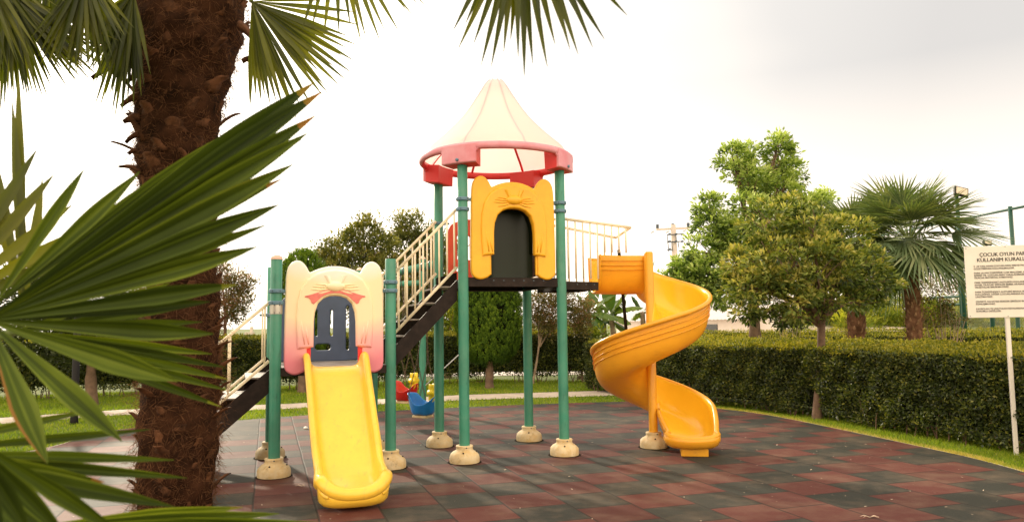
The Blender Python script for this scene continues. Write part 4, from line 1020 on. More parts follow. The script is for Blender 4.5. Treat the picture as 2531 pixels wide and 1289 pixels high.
# ================================================================== trees
def limb(mb, a, b, r0, r1, wig=.06, n=7):
    a, b = Vector(a), Vector(b); L = (b-a).length; pts = []
    for i in range(n+1):
        t = i/n; p = a.lerp(b, t); 
        if 0 < i < n: p += Vector((random.uniform(-1, 1), random.uniform(-1, 1), random.uniform(-.4, .4)))*wig*L
        pts.append(p)
    mb.tube(catmull(pts, 2), [r0+(r1-r0)*k/(2*n) for k in range(2*n+1)], 8); return pts
def crown(T, blobs, Y0, mat, leaf, nclump, per, clr=.16, up=.3, shell=.55, aspect=.5, depth_scale=1.0, droop=0.0, name='crown', seed=0, hang=None):
    """blobs: (x px, y px, r px, depth offset) at depth Y0; leaves sit in small clumps mostly near each blob's surface"""
    sc = Y0/FPX; parts = []
    tot = sum(b[2]**2 for b in blobs); cs = []
    for b in blobs:
        dz = b[3] if len(b) > 3 else 0
        c = np.array(at(b[0], b[1], Y0+dz)); r = b[2]*sc; cs.append((c, r))
        nc = max(4, int(nclump*b[2]**2/tot)); d = rdir(nc); d[:, 2] = d[:, 2]*.9+.06
        rr = r*(shell+(1-shell)*RNG.uniform(0, 1, nc)**.6); cc = c+d*rr[:, None]*np.array([1, depth_scale, 1])
        n = nc*per; ci = np.repeat(np.arange(nc), per)
        q = rdir(n)*(RNG.uniform(0, 1, n)**.5)[:, None]*(clr*RNG.uniform(.6, 1.4, nc)[ci])[:, None]; q[:, 2] *= .75
        P = cc[ci]+q; out = unit(d[ci]*.8+unit(q)*.9+np.array([0, 0, up]))
        D = unit(out+rdir(n)*.55+np.array([0, 0, -droop])); N = unit(out*.6+rdir(n)*.6+np.array([0, 0, .6]))
        lv = leaf*RNG.uniform(.6, 1.35, n)
        shade = np.clip(.5+.42*unit(q)[:, 2]+.25*(rr/r)[ci]-.22+RNG.normal(0, .16, n)+RNG.normal(0, .12, nc)[ci], 0, 1.05)  # shading painted into leaf colour: light clump tops, dark undersides
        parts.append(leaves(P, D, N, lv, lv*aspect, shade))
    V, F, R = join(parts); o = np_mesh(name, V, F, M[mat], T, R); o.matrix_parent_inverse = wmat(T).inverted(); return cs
def tree(name, label, cat, base, fork, r0, blobs, Y0, mat, leaf, nclump, per, bark='bark', group=None, nb=None, r1=None, **kw):
    base = Vector(base); T = thing(name, label, cat, tuple(base), group)
    fork = Vector(fork); mb = MB(); r1 = r1 or r0*.8
    mid = base.lerp(fork, .5)+Vector((random.uniform(-.03, .03), 0, 0))
    mb.tube(catmull([base-Z*.05, base+Z*.06, mid, fork], 4), [r0*1.35]+[r0*1.2]+[r0*1.05]*3+[r0]*4+[r1]*4, 14)
    mb.build('trunk', M[bark], T, True)
    cs = crown(T, blobs, Y0, mat, leaf, nclump, per, **kw)
    if nb: cs = sorted(cs, key=lambda q: -q[1])[:nb]
    for i, (c, r) in enumerate(cs):
        mb = MB(); e = Vector(c); st = fork-Z*.05
        m1 = st.lerp(e, .45)+Vector((0, 0, .10*(e-st).length))-Vector((e.x-st.x, e.y-st.y, 0))*.10; pts = [st, m1, e]
        mb.tube(catmull([st, m1, e], 5), [r1*.62*(1-k/11)+.008 for k in range(11)], 8)
        for j in range(7):
            d = Vector(rdir(1)[0])*r*.9; limb(mb, m1.lerp(e, random.uniform(.3, 1)), e+d, r1*.16, .004, .08, 4)
        mb.build('limb', M[bark], T, True)
    return T
# round leafy tree standing in front of the hedge
tb = gnd(2020, 1033); Yb = tb.y
tree('round_tree', 'dense round olive green tree at the foot of the curved hedge, left of the palms', 'tree', tb, at(2030, 800, Yb), .075,
     [(1890, 560, 62, -.1), (1960, 540, 60, .3), (2010, 575, 72, -.4), (2085, 590, 62, .2), (1850, 640, 58, 0), (1930, 650, 80, -.5), (2020, 670, 88, -.6), (2110, 665, 68, -.1), (2155, 700, 42, .2), (1880, 720, 70, -.2), (1970, 735, 62, -.5), (2070, 740, 62, -.3), (1835, 705, 50, .3), (1825, 660, 40, .2), (1840, 765, 36, -.2), (2150, 640, 40, .2), (2190, 700, 30, .4), (2000, 640, 90, .7), (1930, 600, 70, .8), (2090, 690, 70, .8), (2140, 740, 36, .3), (1925, 785, 26, -.1)], Yb,
     'round', .088, 560, 38, clr=.13, aspect=.42, up=.35, shell=.66, droop=.25)
# tall camphor behind
Yc = 19.5; cb = at(1865, 880, Yc); cb.z = -.02
tree('camphor_tree', 'tall bright green tree with lobed crown against the sky, trunk left of the round tree', 'tree', cb, at(1862, 735, Yc), .17,
     [(1813, 394, 36, 0), (1853, 379, 30, 0.4), (1828, 434, 38, 0), (1923, 356, 28, 0), (1933, 394, 36, 0.3), (1953, 434, 36, 0.5), (1868, 449, 40, 0), (1923, 464, 48, 0.4), (1848, 520, 44, -0.3), (1898, 530, 50, 0.2), (1753, 515, 34, -0.2), (1758, 560, 40, -0.3), (1808, 590, 46, -0.3), (1856, 600, 60, -0.2), (1736, 620, 38, -0.4), (1706, 665, 36, -0.3), (1674, 655, 20, 0), (1751, 680, 46, -0.6), (1826, 670, 56, -0.5), (1696, 699, 32, -0.3), (1741, 729, 36, -0.4), (1796, 719, 44, -0.5), (1656, 690, 18, 0), (1958, 520, 44, 0.5), (2018, 505, 30, 0.5), (2048, 488, 22, 0.7), (2003, 560, 46, 0.5), (2063, 550, 28, 0.7), (1871, 700, 50, -0.2), (1906, 640, 50, 0.3), (1988, 490, 20, 0.4)], Yc,
     'camphor', .12, 900, 40, clr=.20, aspect=.45, up=.4, shell=.72, droop=.2)
# loquat-like trees behind the back hedge
for lab, bp, Y0, bl, lf in (
    ('broad olive green tree with reddish blossom tips behind the hedge, left of the upper stair', (880, 930), 23, [(900, 575, 42), (850, 620, 48), (930, 620, 52), (880, 680, 60), (820, 660, 40), (950, 690, 56), (830, 720, 50), (905, 750, 60), (965, 760, 40), (800, 700, 30), (800, 625, 26)], .12),
    ('loose green tree rising behind the upper stair', (1040, 930), 24, [(1010, 560, 34), (1050, 590, 40), (990, 620, 44), (1060, 640, 50), (1020, 690, 56), (1085, 690, 50), (1040, 750, 56), (1100, 740, 40), (985, 760, 40), (1110, 620, 26)], .12)):
    b = at(bp[0], bp[1], Y0); b.z = -.02
    tree('leafy_tree', lab, 'tree', b, at(bp[0], 790, Y0), .10, bl, Y0, 'backtree', lf, 420, 46, clr=.30, aspect=.4, up=.5)
# clipped conifers in the lawn
def conifer(label, base, Y0, prof, n, group=None):
    """prof: (y px, half width px)"""
    base = Vector(base); T = thing('clipped_conifer', label, 'conifer', tuple(base), group); cx = base.x
    P = [(at(1265, y, Y0).z, hw*Y0/FPX) for y, hw in prof]; P = sorted(P)
    z0, z1 = P[0][0], P[-1][0]; zs = np.array([q[0] for q in P]); rs = np.array([q[1] for q in P])
    mb = MB(); mb.tube(catmull([base-Z*.05, base+Z*.2, Vector((cx+.03, base.y, z0+.5))], 4), [.12]*3+[.10]*3+[.07]*3, 12); mb.build('trunk', M['bark'], T, True)
    nt_ = n//26; zz = RNG.uniform(z0, z1, nt_*2); pr = np.interp(zz, zs, rs); zz = zz[RNG.uniform(0, rs.max(), nt_*2) < pr+.12][:nt_]; nt_ = len(zz)
    a = RNG.uniform(0, 2*pi, nt_); r = np.interp(zz, zs, rs)*(1-.22*RNG.uniform(0, 1, nt_)**2); C0 = np.stack([cx+r*np.cos(a), base.y+r*np.sin(a), zz], 1)
    out = np.stack([np.cos(a), np.sin(a), np.zeros(nt_)], 1); up = unit(out*.42+np.array([0, 0, 1.])+rdir(nt_)*.16)
    per = 26; ci = np.repeat(np.arange(nt_), per); n = nt_*per; t = RNG.uniform(0, 1, n)
    Lh = .17*RNG.uniform(.7, 1.3, nt_)
    P_ = C0[ci]+up[ci]*(t*Lh[ci])[:, None]+rdir(n)*(.055*(1-t*.75))[:, None]
    D = unit(up[ci]+rdir(n)*.5); N = unit(out[ci]+rdir(n)*.5); lv = .055*RNG.uniform(.7, 1.3, n)
    V, F, R = leaves(P_, D, N, lv, lv*.34, np.clip(t*.8+RNG.normal(0, .1, n)+.05, 0, 1)); o = np_mesh('crown', V, F, M['conifer'], T, R); o.matrix_parent_inverse = wmat(T).inverted()
    mb = MB(); mb.lathe((cx, base.y, 0), [(max(.001, rr-.16), z) for z, rr in [(z0+.1, .05)]+[q for q in P if q[0] > z0+.1]], 20); mb.build('shade_core', M['hedgecore'], T)  # near-black inner shell, coloured as the shade inside the foliage
    return T
cb = gnd(1210, 958); conifer('egg shaped clipped conifer on the lawn, seen between the posts under the tall tower', cb, cb.y, [(905, 18), (895, 45), (870, 66), (830, 76), (780, 79), (730, 72), (690, 56), (650, 34), (625, 6)], 62000)
cb = gnd(747, 968); conifer('clipped conifer on the lawn behind the navy panel', cb, cb.y, [(905, 16), (880, 45), (840, 56), (780, 60), (700, 58), (660, 46), (635, 26), (618, 4)], 46000)
# crape myrtles
b = gnd(1318, 946)
tree('crape_myrtle', 'slender crape myrtle with pinkish flowers, thin trunk in front of the back hedge', 'tree', b, at(1332, 855, b.y), .03, [(1345, 790, 34), (1380, 760, 36), (1330, 745, 30), (1420, 790, 34), (1400, 730, 30), (1450, 760, 26), (1360, 820, 22), (1440, 815, 24), (1310, 775, 20)], b.y, 'myrtle', .06, 330, 34, bark='palebark', clr=.24, aspect=.5, shell=.2, nb=4)
b = at(560, 960, 20); b.z = -.02
tree('crape_myrtle', 'sparse crape myrtle against the sky right of the big palm trunk', 'tree', b, at(556, 800, 20), .05, [(585, 690, 30), (560, 720, 34), (600, 740, 30), (575, 760, 24), (545, 670, 24), (612, 700, 16), (560, 790, 20), (592, 775, 18)], 20, 'myrtle', .07, 190, 30, nb=5, clr=.22, aspect=.5, shell=.3)
# dark trees at the far left, mostly behind the foreground leaves
for lab, bx, by, Y0, bl in (('dark bushy tree far left with reddish trunk on the lawn', 228, 1000, None, [(150, 740, 80), (240, 760, 80), (320, 800, 60), (200, 850, 70), (300, 860, 50), (100, 830, 70), (60, 720, 70)]),
                        ('dark evergreen behind the lower stair beside the big palm trunk', 480, 950, 21, [(470, 790, 60), (400, 800, 60), (440, 850, 60), (360, 830, 50), (330, 760, 40)])):
    b = gnd(bx, by) if Y0 is None else at(bx, by, Y0); Y0 = Y0 or b.y; b.z = -.02
    tree('dark_tree', lab, 'tree', b, at(bx, by-130, Y0), .11, bl, Y0, 'dktree', .10, 380, 36, clr=.28, aspect=.45)
# low garden shrubs
def shrub(name, label, base, Y0, blobs, mat, leaf, nc, per, stems, bark='palebark', **kw):
    base = Vector(base); base.z = -.02; T = thing(name, label, 'shrub', tuple(base))
    cs = crown(T, blobs, Y0, mat, leaf, nc, per, **kw); mb = MB()
    for k in range(stems):
        c, r = random.choice(cs); e = Vector(c)+Vector(rdir(1)[0])*r*.8; limb(mb, base+Vector((random.uniform(-.12, .12), random.uniform(-.1, .1), 0)), e, .014, .005, .04, 4)
    mb.build('stems', M[bark], T, True); return T
shrub('flowering_shrub', 'thin yellowish shrub behind the hedge between the tall tree and the round tree trunk', at(1948, 840, 18), 18, [(1940, 790, 26), (1965, 800, 22), (1925, 775, 14), (1950, 770, 16)], 'backtree', .07, 60, 22, 9, clr=.16, shell=.2)
shrub('flowering_shrub', 'bare stemmed shrub with pale tufts between the right palm and the notice board', at(2330, 850, 16), 16, [(2300, 790, 30), (2350, 770, 30), (2330, 740, 22), (2375, 800, 20), (2290, 750, 16)], 'myrtle', .06, 70, 18, 22, clr=.14, shell=.2)
shrub('oleander_shrub', 'narrow leaved dark shrub right of the spiral slide in front of the shed', at(1700, 850, 20), 20, [(1700, 810, 22), (1690, 780, 14), (1718, 790, 14), (1685, 825, 14)], 'camphor', .12, 50, 14, 9, clr=.14, aspect=.22, shell=.2)
shrub('leafy_bush', 'grey green bush beyond the back hedge under the crape myrtle', at(1370, 850, 24), 24, [(1340, 815, 30), (1390, 825, 34), (1440, 820, 30), (1300, 830, 26)], 'backtree', .09, 120, 30, 6, clr=.25)
shrub('leafy_bush', 'yellow green bush behind the back hedge under the upper stair', at(1110, 850, 22), 22, [(1090, 790, 30), (1120, 760, 26), (1110, 820, 34), (1060, 820, 26)], 'reed', .12, 90, 26, 6, clr=.25)
shrub('leafy_bush', 'low bush behind the back hedge between the banana plants and the spiral slide', at(1430, 850, 21), 21, [(1420, 825, 20), (1450, 835, 18), (1480, 830, 20), (1395, 835, 16)], 'reed', .09, 60, 26, 6, clr=.2)
# bank of tall yellow-green growth behind the court fence
blb = []
for k in range(26): blb.append((1960+k*24, random.uniform(785, 800), random.uniform(22, 34), random.uniform(-1, 1)))
for k in range(12): blb.append((2080+k*40, random.uniform(735, 765), random.uniform(18, 30), random.uniform(0, 2)))
T = thing('flowering_bank', 'bank of tall yellow green shrubs with lilac flowers behind the court fence', 'shrubs', tuple(at(2250, 830, 30)))
crown(T, blb, 30, 'reed', .22, 900, 26, clr=.4, aspect=.18, up=1.2, shell=.2)
crown(T, [(2050+k*45, random.uniform(690, 745), random.uniform(16, 30), 1.5) for k in range(11)], 30, 'myrtle', .10, 240, 26, clr=.5, name='lilac_flowers', shell=.2)
T['kind'] = 'stuff'

# ================================================================== banana plants
def banana(label, base, Y0, tips, n=9, trunk_px=None):
    base = Vector(base); base.z = -.02; T = thing('banana_plant', label, 'banana plant', tuple(base), 'banana plants behind the back hedge')
    top = at(*trunk_px, Y0); mb = MB(); mb.tube(catmull([base, base.lerp(top, .5)+Vector((.04, 0, 0)), top], 4), [.12]*3+[.10]*3+[.07]*3, 12); mb.build('trunk', M['palebark'], T, True)
    for (tx, ty, wv, dz) in tips:
        e = at(tx, ty, Y0+dz); L = (e-top).length; ctrl = top.lerp(e, .5)+Z*(.28*L)
        pts = [top*(1-t)**2+ctrl*2*t*(1-t)+e*t*t for t in [k/12 for k in range(13)]]
        side = (e-top).cross(Z).normalized(); rows = []; V = []; R = []
        mb = MB(); rndv = random.uniform(.2, 1)
        for k, p in enumerate(pts):
            t = k/12; w_ = wv*(sin(pi*min(1, max(0, (t-.12)/.88)))**.55)+.01; s2 = (side+Z*random.uniform(-.15, .15)).normalized()
            rows.append([p-s2*w_-Z*w_*.55, p-s2*w_*.5-Z*w_*.08, p, p+s2*w_*.5-Z*w_*.08, p+s2*w_-Z*w_*.55])
        m = len(rows[0])
        for k in range(12):
            for j in range(4):
                torn = random.random() < .16
                a, b, c, d = rows[k][j], rows[k][j+1], rows[k+1][j+1], rows[k+1][j]
                if torn and j in (0, 3): c = c*.8+b*.2; d = d*.75+a*.25
                mb.add([a, b, c, d], [(0, 1, 2, 3)], rndv+random.uniform(-.12, .12))
        mb.build('leaf', M['banana'], T, False, rnd=True)
banana('banana plant with brown trunk and drooping dark leaves, left one behind the hedge', at(1462, 860, 21.5), 21.5, [(1400, 760, .22, -.3), (1425, 725, .2, 0), (1470, 700, .22, .3), (1520, 730, .24, -.2), (1530, 790, .25, -.4), (1420, 800, .22, -.3), (1395, 825, .2, .2), (1490, 810, .2, -.5)], trunk_px=(1455, 775))
banana('banana plant with big leaves close to the dark support bar', at(1520, 860, 22), 22, [(1470, 740, .25, 0), (1500, 690, .22, .2), (1560, 710, .25, 0), (1590, 760, .24, -.2), (1560, 800, .25, -.3), (1480, 790, .22, -.3), (1540, 735, .25, .4)], trunk_px=(1510, 780))
banana('banana plant with one tall leaf rising above the spiral slide', at(1585, 860, 22.5), 22.5, [(1618, 642, .16, 0), (1560, 730, .22, 0), (1620, 740, .22, 0), (1630, 790, .2, -.2), (1560, 790, .22, .2)], trunk_px=(1588, 770))
banana('banana plant with dark overlapping leaves filling the middle of the clump', at(1490, 860, 22.4), 22.4, [(1440, 770, .24, 0), (1465, 730, .24, .2), (1545, 760, .26, 0), (1500, 800, .26, -.3), (1440, 815, .24, -.2), (1560, 825, .24, -.3), (1525, 700, .2, .3)], trunk_px=(1492, 790))
banana('small bright banana plant left of the crape myrtle, under the stair', at(1105, 860, 22.5), 22.5, [(1150, 740, .22, 0), (1080, 730, .22, 0), (1120, 700, .2, .2), (1150, 790, .2, -.2), (1075, 790, .22, -.1)], trunk_px=(1110, 800))

# ================================================================== fan palms
def seg(parts, hub, tip, w_, nrm, droop=0.0, fuse=.4, K=8, rnd=.5, fold=.30, curl=0.0, tipc=False, stripes=False):
    """one folded leaflet from hub to tip, width w_ (m)"""
    hub, tip = np.array(hub, float), np.array(tip, float); L = np.linalg.norm(tip-hub); d = (tip-hub)/L
    n = np.array(nrm, float); n = n-d*n.dot(d); n /= np.linalg.norm(n)+1e-9; s = np.cross(d, n)
    ts = np.linspace(0, 1, K+1); V = []; nv_ = 9 if stripes else 3; us = np.linspace(-1, 1, nv_)
    for t in ts:
        c = hub+(tip-hub)*t; c = c+n*(curl*L*sin(pi*t)) - np.array([0, 0, 1])*(droop*L*(t**2.2))
        prof = min(1, t/max(fuse, .05))**.9*(1-max(0, (t-fuse)/(1-fuse))**1.7) if t > 0 else 0
        ww = w_*prof/2+.0006
        for k_, u in enumerate(us): V.append(c+s*ww*u+n*ww*(fold*1.6*abs(u)+(.05 if stripes and k_ % 2 else 0)))
    F = []; rr = []; st_ = [rnd+(random.uniform(-.22, .22) if stripes else 0)+(.25 if stripes and abs(us[k_]+us[k_+1]) > 1.6 else 0) for k_ in range(nv_-1)]
    for k in range(K):
        a = nv_*k
        for q in range(nv_-1): F.append([a+q, a+q+1, a+q+nv_+1, a+q+nv_]); rr.append(1.2 if (tipc and k == K-1) else st_[q])
    parts.append((np.array(V), np.array(F), np.array(rr)))
def fan(parts, hub, axis, nrm, R, n=30, spread=radians(150), droop=.12, w_=None, fuse=.42, jit=.06, K=7, bias=0.5, curl=0.0):
    axis = Vector(axis).normalized(); nrm = Vector(nrm); nrm = (nrm-axis*nrm.dot(axis)).normalized(); side = axis.cross(nrm)
    w_ = w_ or 1.15*R*fuse*spread/n
    for i in range(n):
        a = spread*(-.5+(i+.5)/n)+random.uniform(-.012, .012); rl = R*(1-.22*abs(a/(spread/2))**2)*random.uniform(1-jit, 1+jit)
        d = axis*cos(a)+side*sin(a)+nrm*random.uniform(-.03, .03)
        seg(parts, hub, Vector(hub)+d*rl, w_, nrm*(1 if i % 1 == 0 else -1), droop*random.uniform(.5, 1.6), fuse, K, bias+random.uniform(-.28, .28), curl=curl)
def palm_head(T, top, nf, R, pet, mat, low=-.9, seed=1, dead=0, nseg=26, face=None):
    for k in range(nf):
        a = 2*pi*((k*.618034) % 1); el = low+(1.25-low)*((k+.5)/nf)**.9; el += random.uniform(-.08, .08)
        d = Vector((cos(a)*cos(el), sin(a)*cos(el), sin(el))); h = Vector(top)+d*pet*random.uniform(.85, 1.15)-Z*pet*.12*(1-sin(max(el, 0)))
        ax = (d+Vector((0, 0, -.35 if el > .2 else -.6))).normalized(); nr = Vector((-d.x*sin(el), -d.y*sin(el), cos(el)))+Vector((random.uniform(-.4, .4), random.uniform(-.4, .4), .1))
        parts = []; fan(parts, h, ax, nr, R*random.uniform(.88, 1.1), nseg, radians(random.uniform(150, 200)), .16+.2*max(0, -el), K=6, bias=.5 if el > -.2 else .3)
        V, F, Rr = join(parts); fr = np_mesh('frond', V, F, M[mat], T, Rr); fr.matrix_parent_inverse = wmat(T).inverted()
        mb = MB(); mb.tube(catmull([Vector(top), Vector(top).lerp(h, .5)+Z*.03, h], 3), .012, 6); mb.build('stalk', M['petiole'], fr, True)
def palm(label, base, top, r, nf, R, pet, low, mat='frondfar', nseg=26, group=None):
    base, top = Vector(base), Vector(top); T = thing('fan_palm', label, 'palm', tuple(base), group)
    mb = MB(); pts = catmull([base-Z*.1, base.lerp(top, .35)+Vector((.02, 0, 0)), base.lerp(top, .7), top], 6)
    m = len(pts); mb.tube(pts, [r*(1.0+.12*sin(i*1.9)+.08*sin(i*4.3))*(1 if i < m*.7 else 1.12) for i in range(m)], 16); tr = mb.build('trunk', M['fibrefar'], T, True)
    stubs(tr, pts, r, int((top-base).length*80), .10, .045, 1800, .10)
    palm_head(T, top, nf, R, pet, mat, low, nseg=nseg); return T
def stubs(parent, pts, r, n, L, wd, hair=0, hl=.12):
    """old leaf bases spiralling up a palm trunk, as folded upward flaps, plus loose fibre"""
    P = np.array([tuple(p) for p in pts]); m = len(P); parts = []
    seg_ = []
    for k in range(n):
        t = (k+.5)/n*(m-1.001); i = int(t); c = Vector(P[i]).lerp(Vector(P[i+1]), t-i); a = k*2.39996+random.uniform(-.2, .2)
        e = Vector((cos(a), sin(a), 0)); b = c+e*r*.86; up = random.uniform(.5, 1.3)*(1 if random.random() < .88 else -.4)
        tip = b+e*L*random.uniform(.35, 1.0)+Z*L*up; w_ = wd*random.uniform(.7, 1.4)
        s = Vector((-sin(a), cos(a), 0)); md = b.lerp(tip, .5)+e*L*.15
        V = [b-s*w_*.6, b+e*.015, b+s*w_*.6, md-s*w_*.42+e*.005, md+e*.02, md+s*w_*.42+e*.005, tip-s*w_*.22, tip+e*.006, tip+s*w_*.22]
        F = [[0, 1, 4, 3], [1, 2, 5, 4], [3, 4, 7, 6], [4, 5, 8, 7]]
        parts.append((np.array([tuple(v) for v in V]), np.array(F), np.zeros(4)))
    V, F, R = join(parts); o = np_mesh('old_leaf_bases', V, F, M['bootfar'], parent); o['kind'] = 'stuff'; o.matrix_parent_inverse = wmat(parent).inverted()
    if hair:
        t = RNG.uniform(0, m-1.001, hair); i = t.astype(int); f = (t-i)[:, None]; c = P[i]*(1-f)+P[i+1]*f; a = RNG.uniform(0, 2*pi, hair)
        e = np.stack([np.cos(a), np.sin(a), np.zeros(hair)], 1); b = c+e*(r*RNG.uniform(.85, 1.06, hair))[:, None]
        tg = np.stack([-np.sin(a), np.cos(a), np.zeros(hair)], 1)*RNG.normal(0, .8, hair)[:, None]
        D = unit(e*RNG.uniform(.1, .9, hair)[:, None]+tg+np.array([0, 0, 1.])*RNG.normal(-.15, .7, hair)[:, None]); L_ = hl*RNG.uniform(.4, 1.5, hair)
        V, F, R = leaves(b, D, rdir(hair), L_, np.full(hair, .0035), np.zeros(hair), .3)
        # second bend of each fibre
        D2 = unit(D+rdir(hair)*.5+np.array([0, 0, -.35])); V2, F2, R2 = leaves(b+D*L_[:, None]*.9, D2, rdir(hair), L_*.7, np.full(hair, .0025), np.zeros(hair), .3)
        V, F, R = join([(V, F, R), (V2, F2, R2)])
        o = np_mesh('loose_fibre', V, F, M['hairf'], parent); o.matrix_parent_inverse = wmat(parent).inverted()
pb = at(2258, 850, 15.5); pb.z = 0
palm('fan palm with full rounded head, right of the round tree and beside the floodlight', pb, at(2248, 600, 15.5), .15, 40, 1.0, .70, -.5, nseg=34)
pb = at(2112, 850, 17.5); pb.z = 0
palm('fan palm half hidden behind the round tree, thick shaggy trunk', pb, at(2112, 612, 17.5), .19, 30, 1.0, .70, -.4, nseg=30)

# ---- big foreground palm trunk
tp = [at(430, 1250, 6.55), at(440, 1100, 6.5), at(448, 900, 6.5), at(452, 700, 6.45), at(440, 520, 6.45), at(434, 380, 6.4), at(450, 220, 6.4), at(470, 90, 6.35), at(478, -60, 6.3), at(484, -260, 6.3)]
tp[0].z = -.02; BP = thing('fan_palm', 'big shaggy brown palm trunk in the left foreground with fronds hanging from above', 'palm', tuple(tp[0]))
pts = catmull(tp, 8); m = len(pts); RW = [.31, .335, .325, .30, .295, .325, .385, .44, .475, .475]
rad = []
for i in range(m):
    t = i/8; k = min(int(t), 8); r = RW[k]+(RW[k+1]-RW[k])*(t-k); rad.append(r*.92)
mb = MB(); n = 40; rows = []
for i, p in enumerate(pts):
    rows.append([p+Vector((cos(2*pi*k/n), sin(2*pi*k/n), 0))*(rad[i]*(1+.05*sin(3*2*pi*k/n+i*.9)+.04*sin(7*2*pi*k/n-i*1.7)+random.uniform(-.03, .03))) for k in range(n)])
for r_ in rows: r_.append(r_[0])
mb.grid(rows); trk = mb.build('trunk', M['fibre'], BP, True)
def big_stubs():
    P = [tuple(p) for p in pts]; parts = []; N_ = 230
    for k in range(N_):
        t = (k+.5)/N_*(m-1.01); i = int(t); c = Vector(P[i]).lerp(Vector(P[i+1]), t-i); a = k*2.39996+random.uniform(-.25, .25); r = rad[i]
        hi = i/m; e = Vector((cos(a), sin(a), 0)); b = c+e*r*.9; L = random.uniform(.12, .27)*(.7+hi*.8); up = random.uniform(.45, 1.25)
        s = Vector((-sin(a), cos(a), 0)); w_ = random.uniform(.045, .10)*(.8+.6*hi); rows = []
        curl = random.uniform(-.6, .6); prot = random.choice((.15, .25, .3, .4, .8))
        for q in range(6):
            u = q/5; c2 = b+e*(L*prot*u+.02)+Z*(L*up*(u-.35*u*u))+s*curl*L*u*u*.4; ww = w_*(1-.55*u)*(1+.2*sin(q*2.1+k))
            rows += [c2-s*ww-e*.012, c2+e*.018, c2+s*ww-e*.012]
        F = []
        for q in range(5): F += [[3*q, 3*q+1, 3*q+4, 3*q+3], [3*q+1, 3*q+2, 3*q+5, 3*q+4]]
        parts.append((np.array([tuple(v) for v in rows]), np.array(F), np.zeros(len(F))))
    V, F, R = join(parts); o = np_mesh('old_leaf_bases', V, F, M['boot'], trk); o['kind'] = 'stuff'; o.matrix_parent_inverse = wmat(trk).inverted()
    o.modifiers.new('s', 'SOLIDIFY').thickness = .006
    parts = []
    for (bx, by, tx, ty, ww) in ((350, 130, 228, 192, .06), (345, 235, 300, 262, .05), (350, 290, 306, 300, .07), (345, 330, 312, 352, .04), (350, 425, 294, 412, .03), (345, 375, 318, 380, .03), (590, 60, 634, 108, .05), (600, 150, 632, 152, .02), (350, 60, 262, 130, .05), (350, 180, 312, 205, .05), (540, 590, 560, 600, .04)):
        a_, e_ = at(bx, by, 6.15), at(tx, ty, 6.1); md = a_.lerp(e_, .5)+Z*.05; s2 = Vector((0, .4, 1)).normalized(); rows = []
        for q in range(9):
            u = q/8; c2 = a_*(1-u)**2+md*2*u*(1-u)+e_*u*u; wv = ww*(1-.75*u*u); rows += [c2-s2*wv+Vector((0, .02, 0)), c2-Vector((0, .03, 0)), c2+s2*wv*.8]
        F = []
        for q in range(8): F += [[3*q, 3*q+1, 3*q+4, 3*q+3], [3*q+1, 3*q+2, 3*q+5, 3*q+4]]
        parts.append((np.array([tuple(v) for v in rows]), np.array(F), np.zeros(len(F))))
    V, F, R = join(parts); o = np_mesh('dry_leaf_bases', V, F, M['boot'], trk); o['kind'] = 'stuff'; o.matrix_parent_inverse = wmat(trk).inverted(); o.modifiers.new('s', 'SOLIDIFY').thickness = .008
    hair = 13000; tt = RNG.uniform(0, m-1.01, hair); ii = tt.astype(int); PP = np.array(P); f = (tt-ii)[:, None]; c = PP[ii]*(1-f)+PP[ii+1]*f
    a = RNG.uniform(0, 2*pi, hair); rr = np.array(rad)[ii]; e = np.stack([np.cos(a), np.sin(a), np.zeros(hair)], 1); b = c+e*(rr*RNG.uniform(.92, 1.08, hair))[:, None]
    tg = np.stack([-np.sin(a), np.cos(a), np.zeros(hair)], 1)*RNG.normal(0, .9, hair)[:, None]
    D = unit(e*RNG.uniform(0, .75, hair)[:, None]+tg+np.array([0, 0, 1.])*RNG.normal(-.3, .7, hair)[:, None]); L_ = .075*RNG.uniform(.4, 1.8, hair)
    A = leaves(b, D, rdir(hair), L_, np.full(hair, .005), np.zeros(hair), .3); D2 = unit(D+rdir(hair)*.6+np.array([0, 0, -.4]))
    B = leaves(b+D*L_[:, None]*.92, D2, rdir(hair), L_*.8, np.full(hair, .003), np.zeros(hair), .3)
    V, F, R = join([A, B]); o = np_mesh('loose_fibre', V, F, M['hairf'], trk); o.matrix_parent_inverse = wmat(trk).inverted()
big_stubs()
def frond_tips(T, hub, tips, wpx, mat='frondup', nrm=None, fuse=.35, droop=0, rnd=.5, curl=0, name='frond', K=10, fold=.3):
    """tips: (x px, y px, depth); one mesh frond"""
    parts = []; hub = Vector(hub)
    for q in tips:
        e = at(q[0], q[1], q[2]); w_ = (q[3] if len(q) > 3 else wpx)*((hub.y+q[2])/2)/FPX
        nr = Vector(nrm) if nrm else -(hub+e-2*EYE).normalized()
        seg(parts, hub, e, w_, nr+Vector((random.uniform(-.25, .25), 0, random.uniform(-.25, .25))), droop, fuse, K, rnd+random.uniform(-.3, .3), fold=fold, curl=curl, tipc=(mat == 'frond' and random.random() < .25), stripes=(mat == 'frond'))
    V, F, R = join(parts); o = np_mesh(name, V, F, M[mat], T, R, smooth=False); o.matrix_parent_inverse = wmat(T).inverted(); return o
def stalk(parent, a, b, r=.014):
    mb = MB(); a, b = Vector(a), Vector(b); mb.tube(catmull([a, a.lerp(b, .5)+Z*.06, b], 4), r, 8); mb.build('stalk', M['petiole'], parent, True)
crown_top = pts[-1]+Z*.1
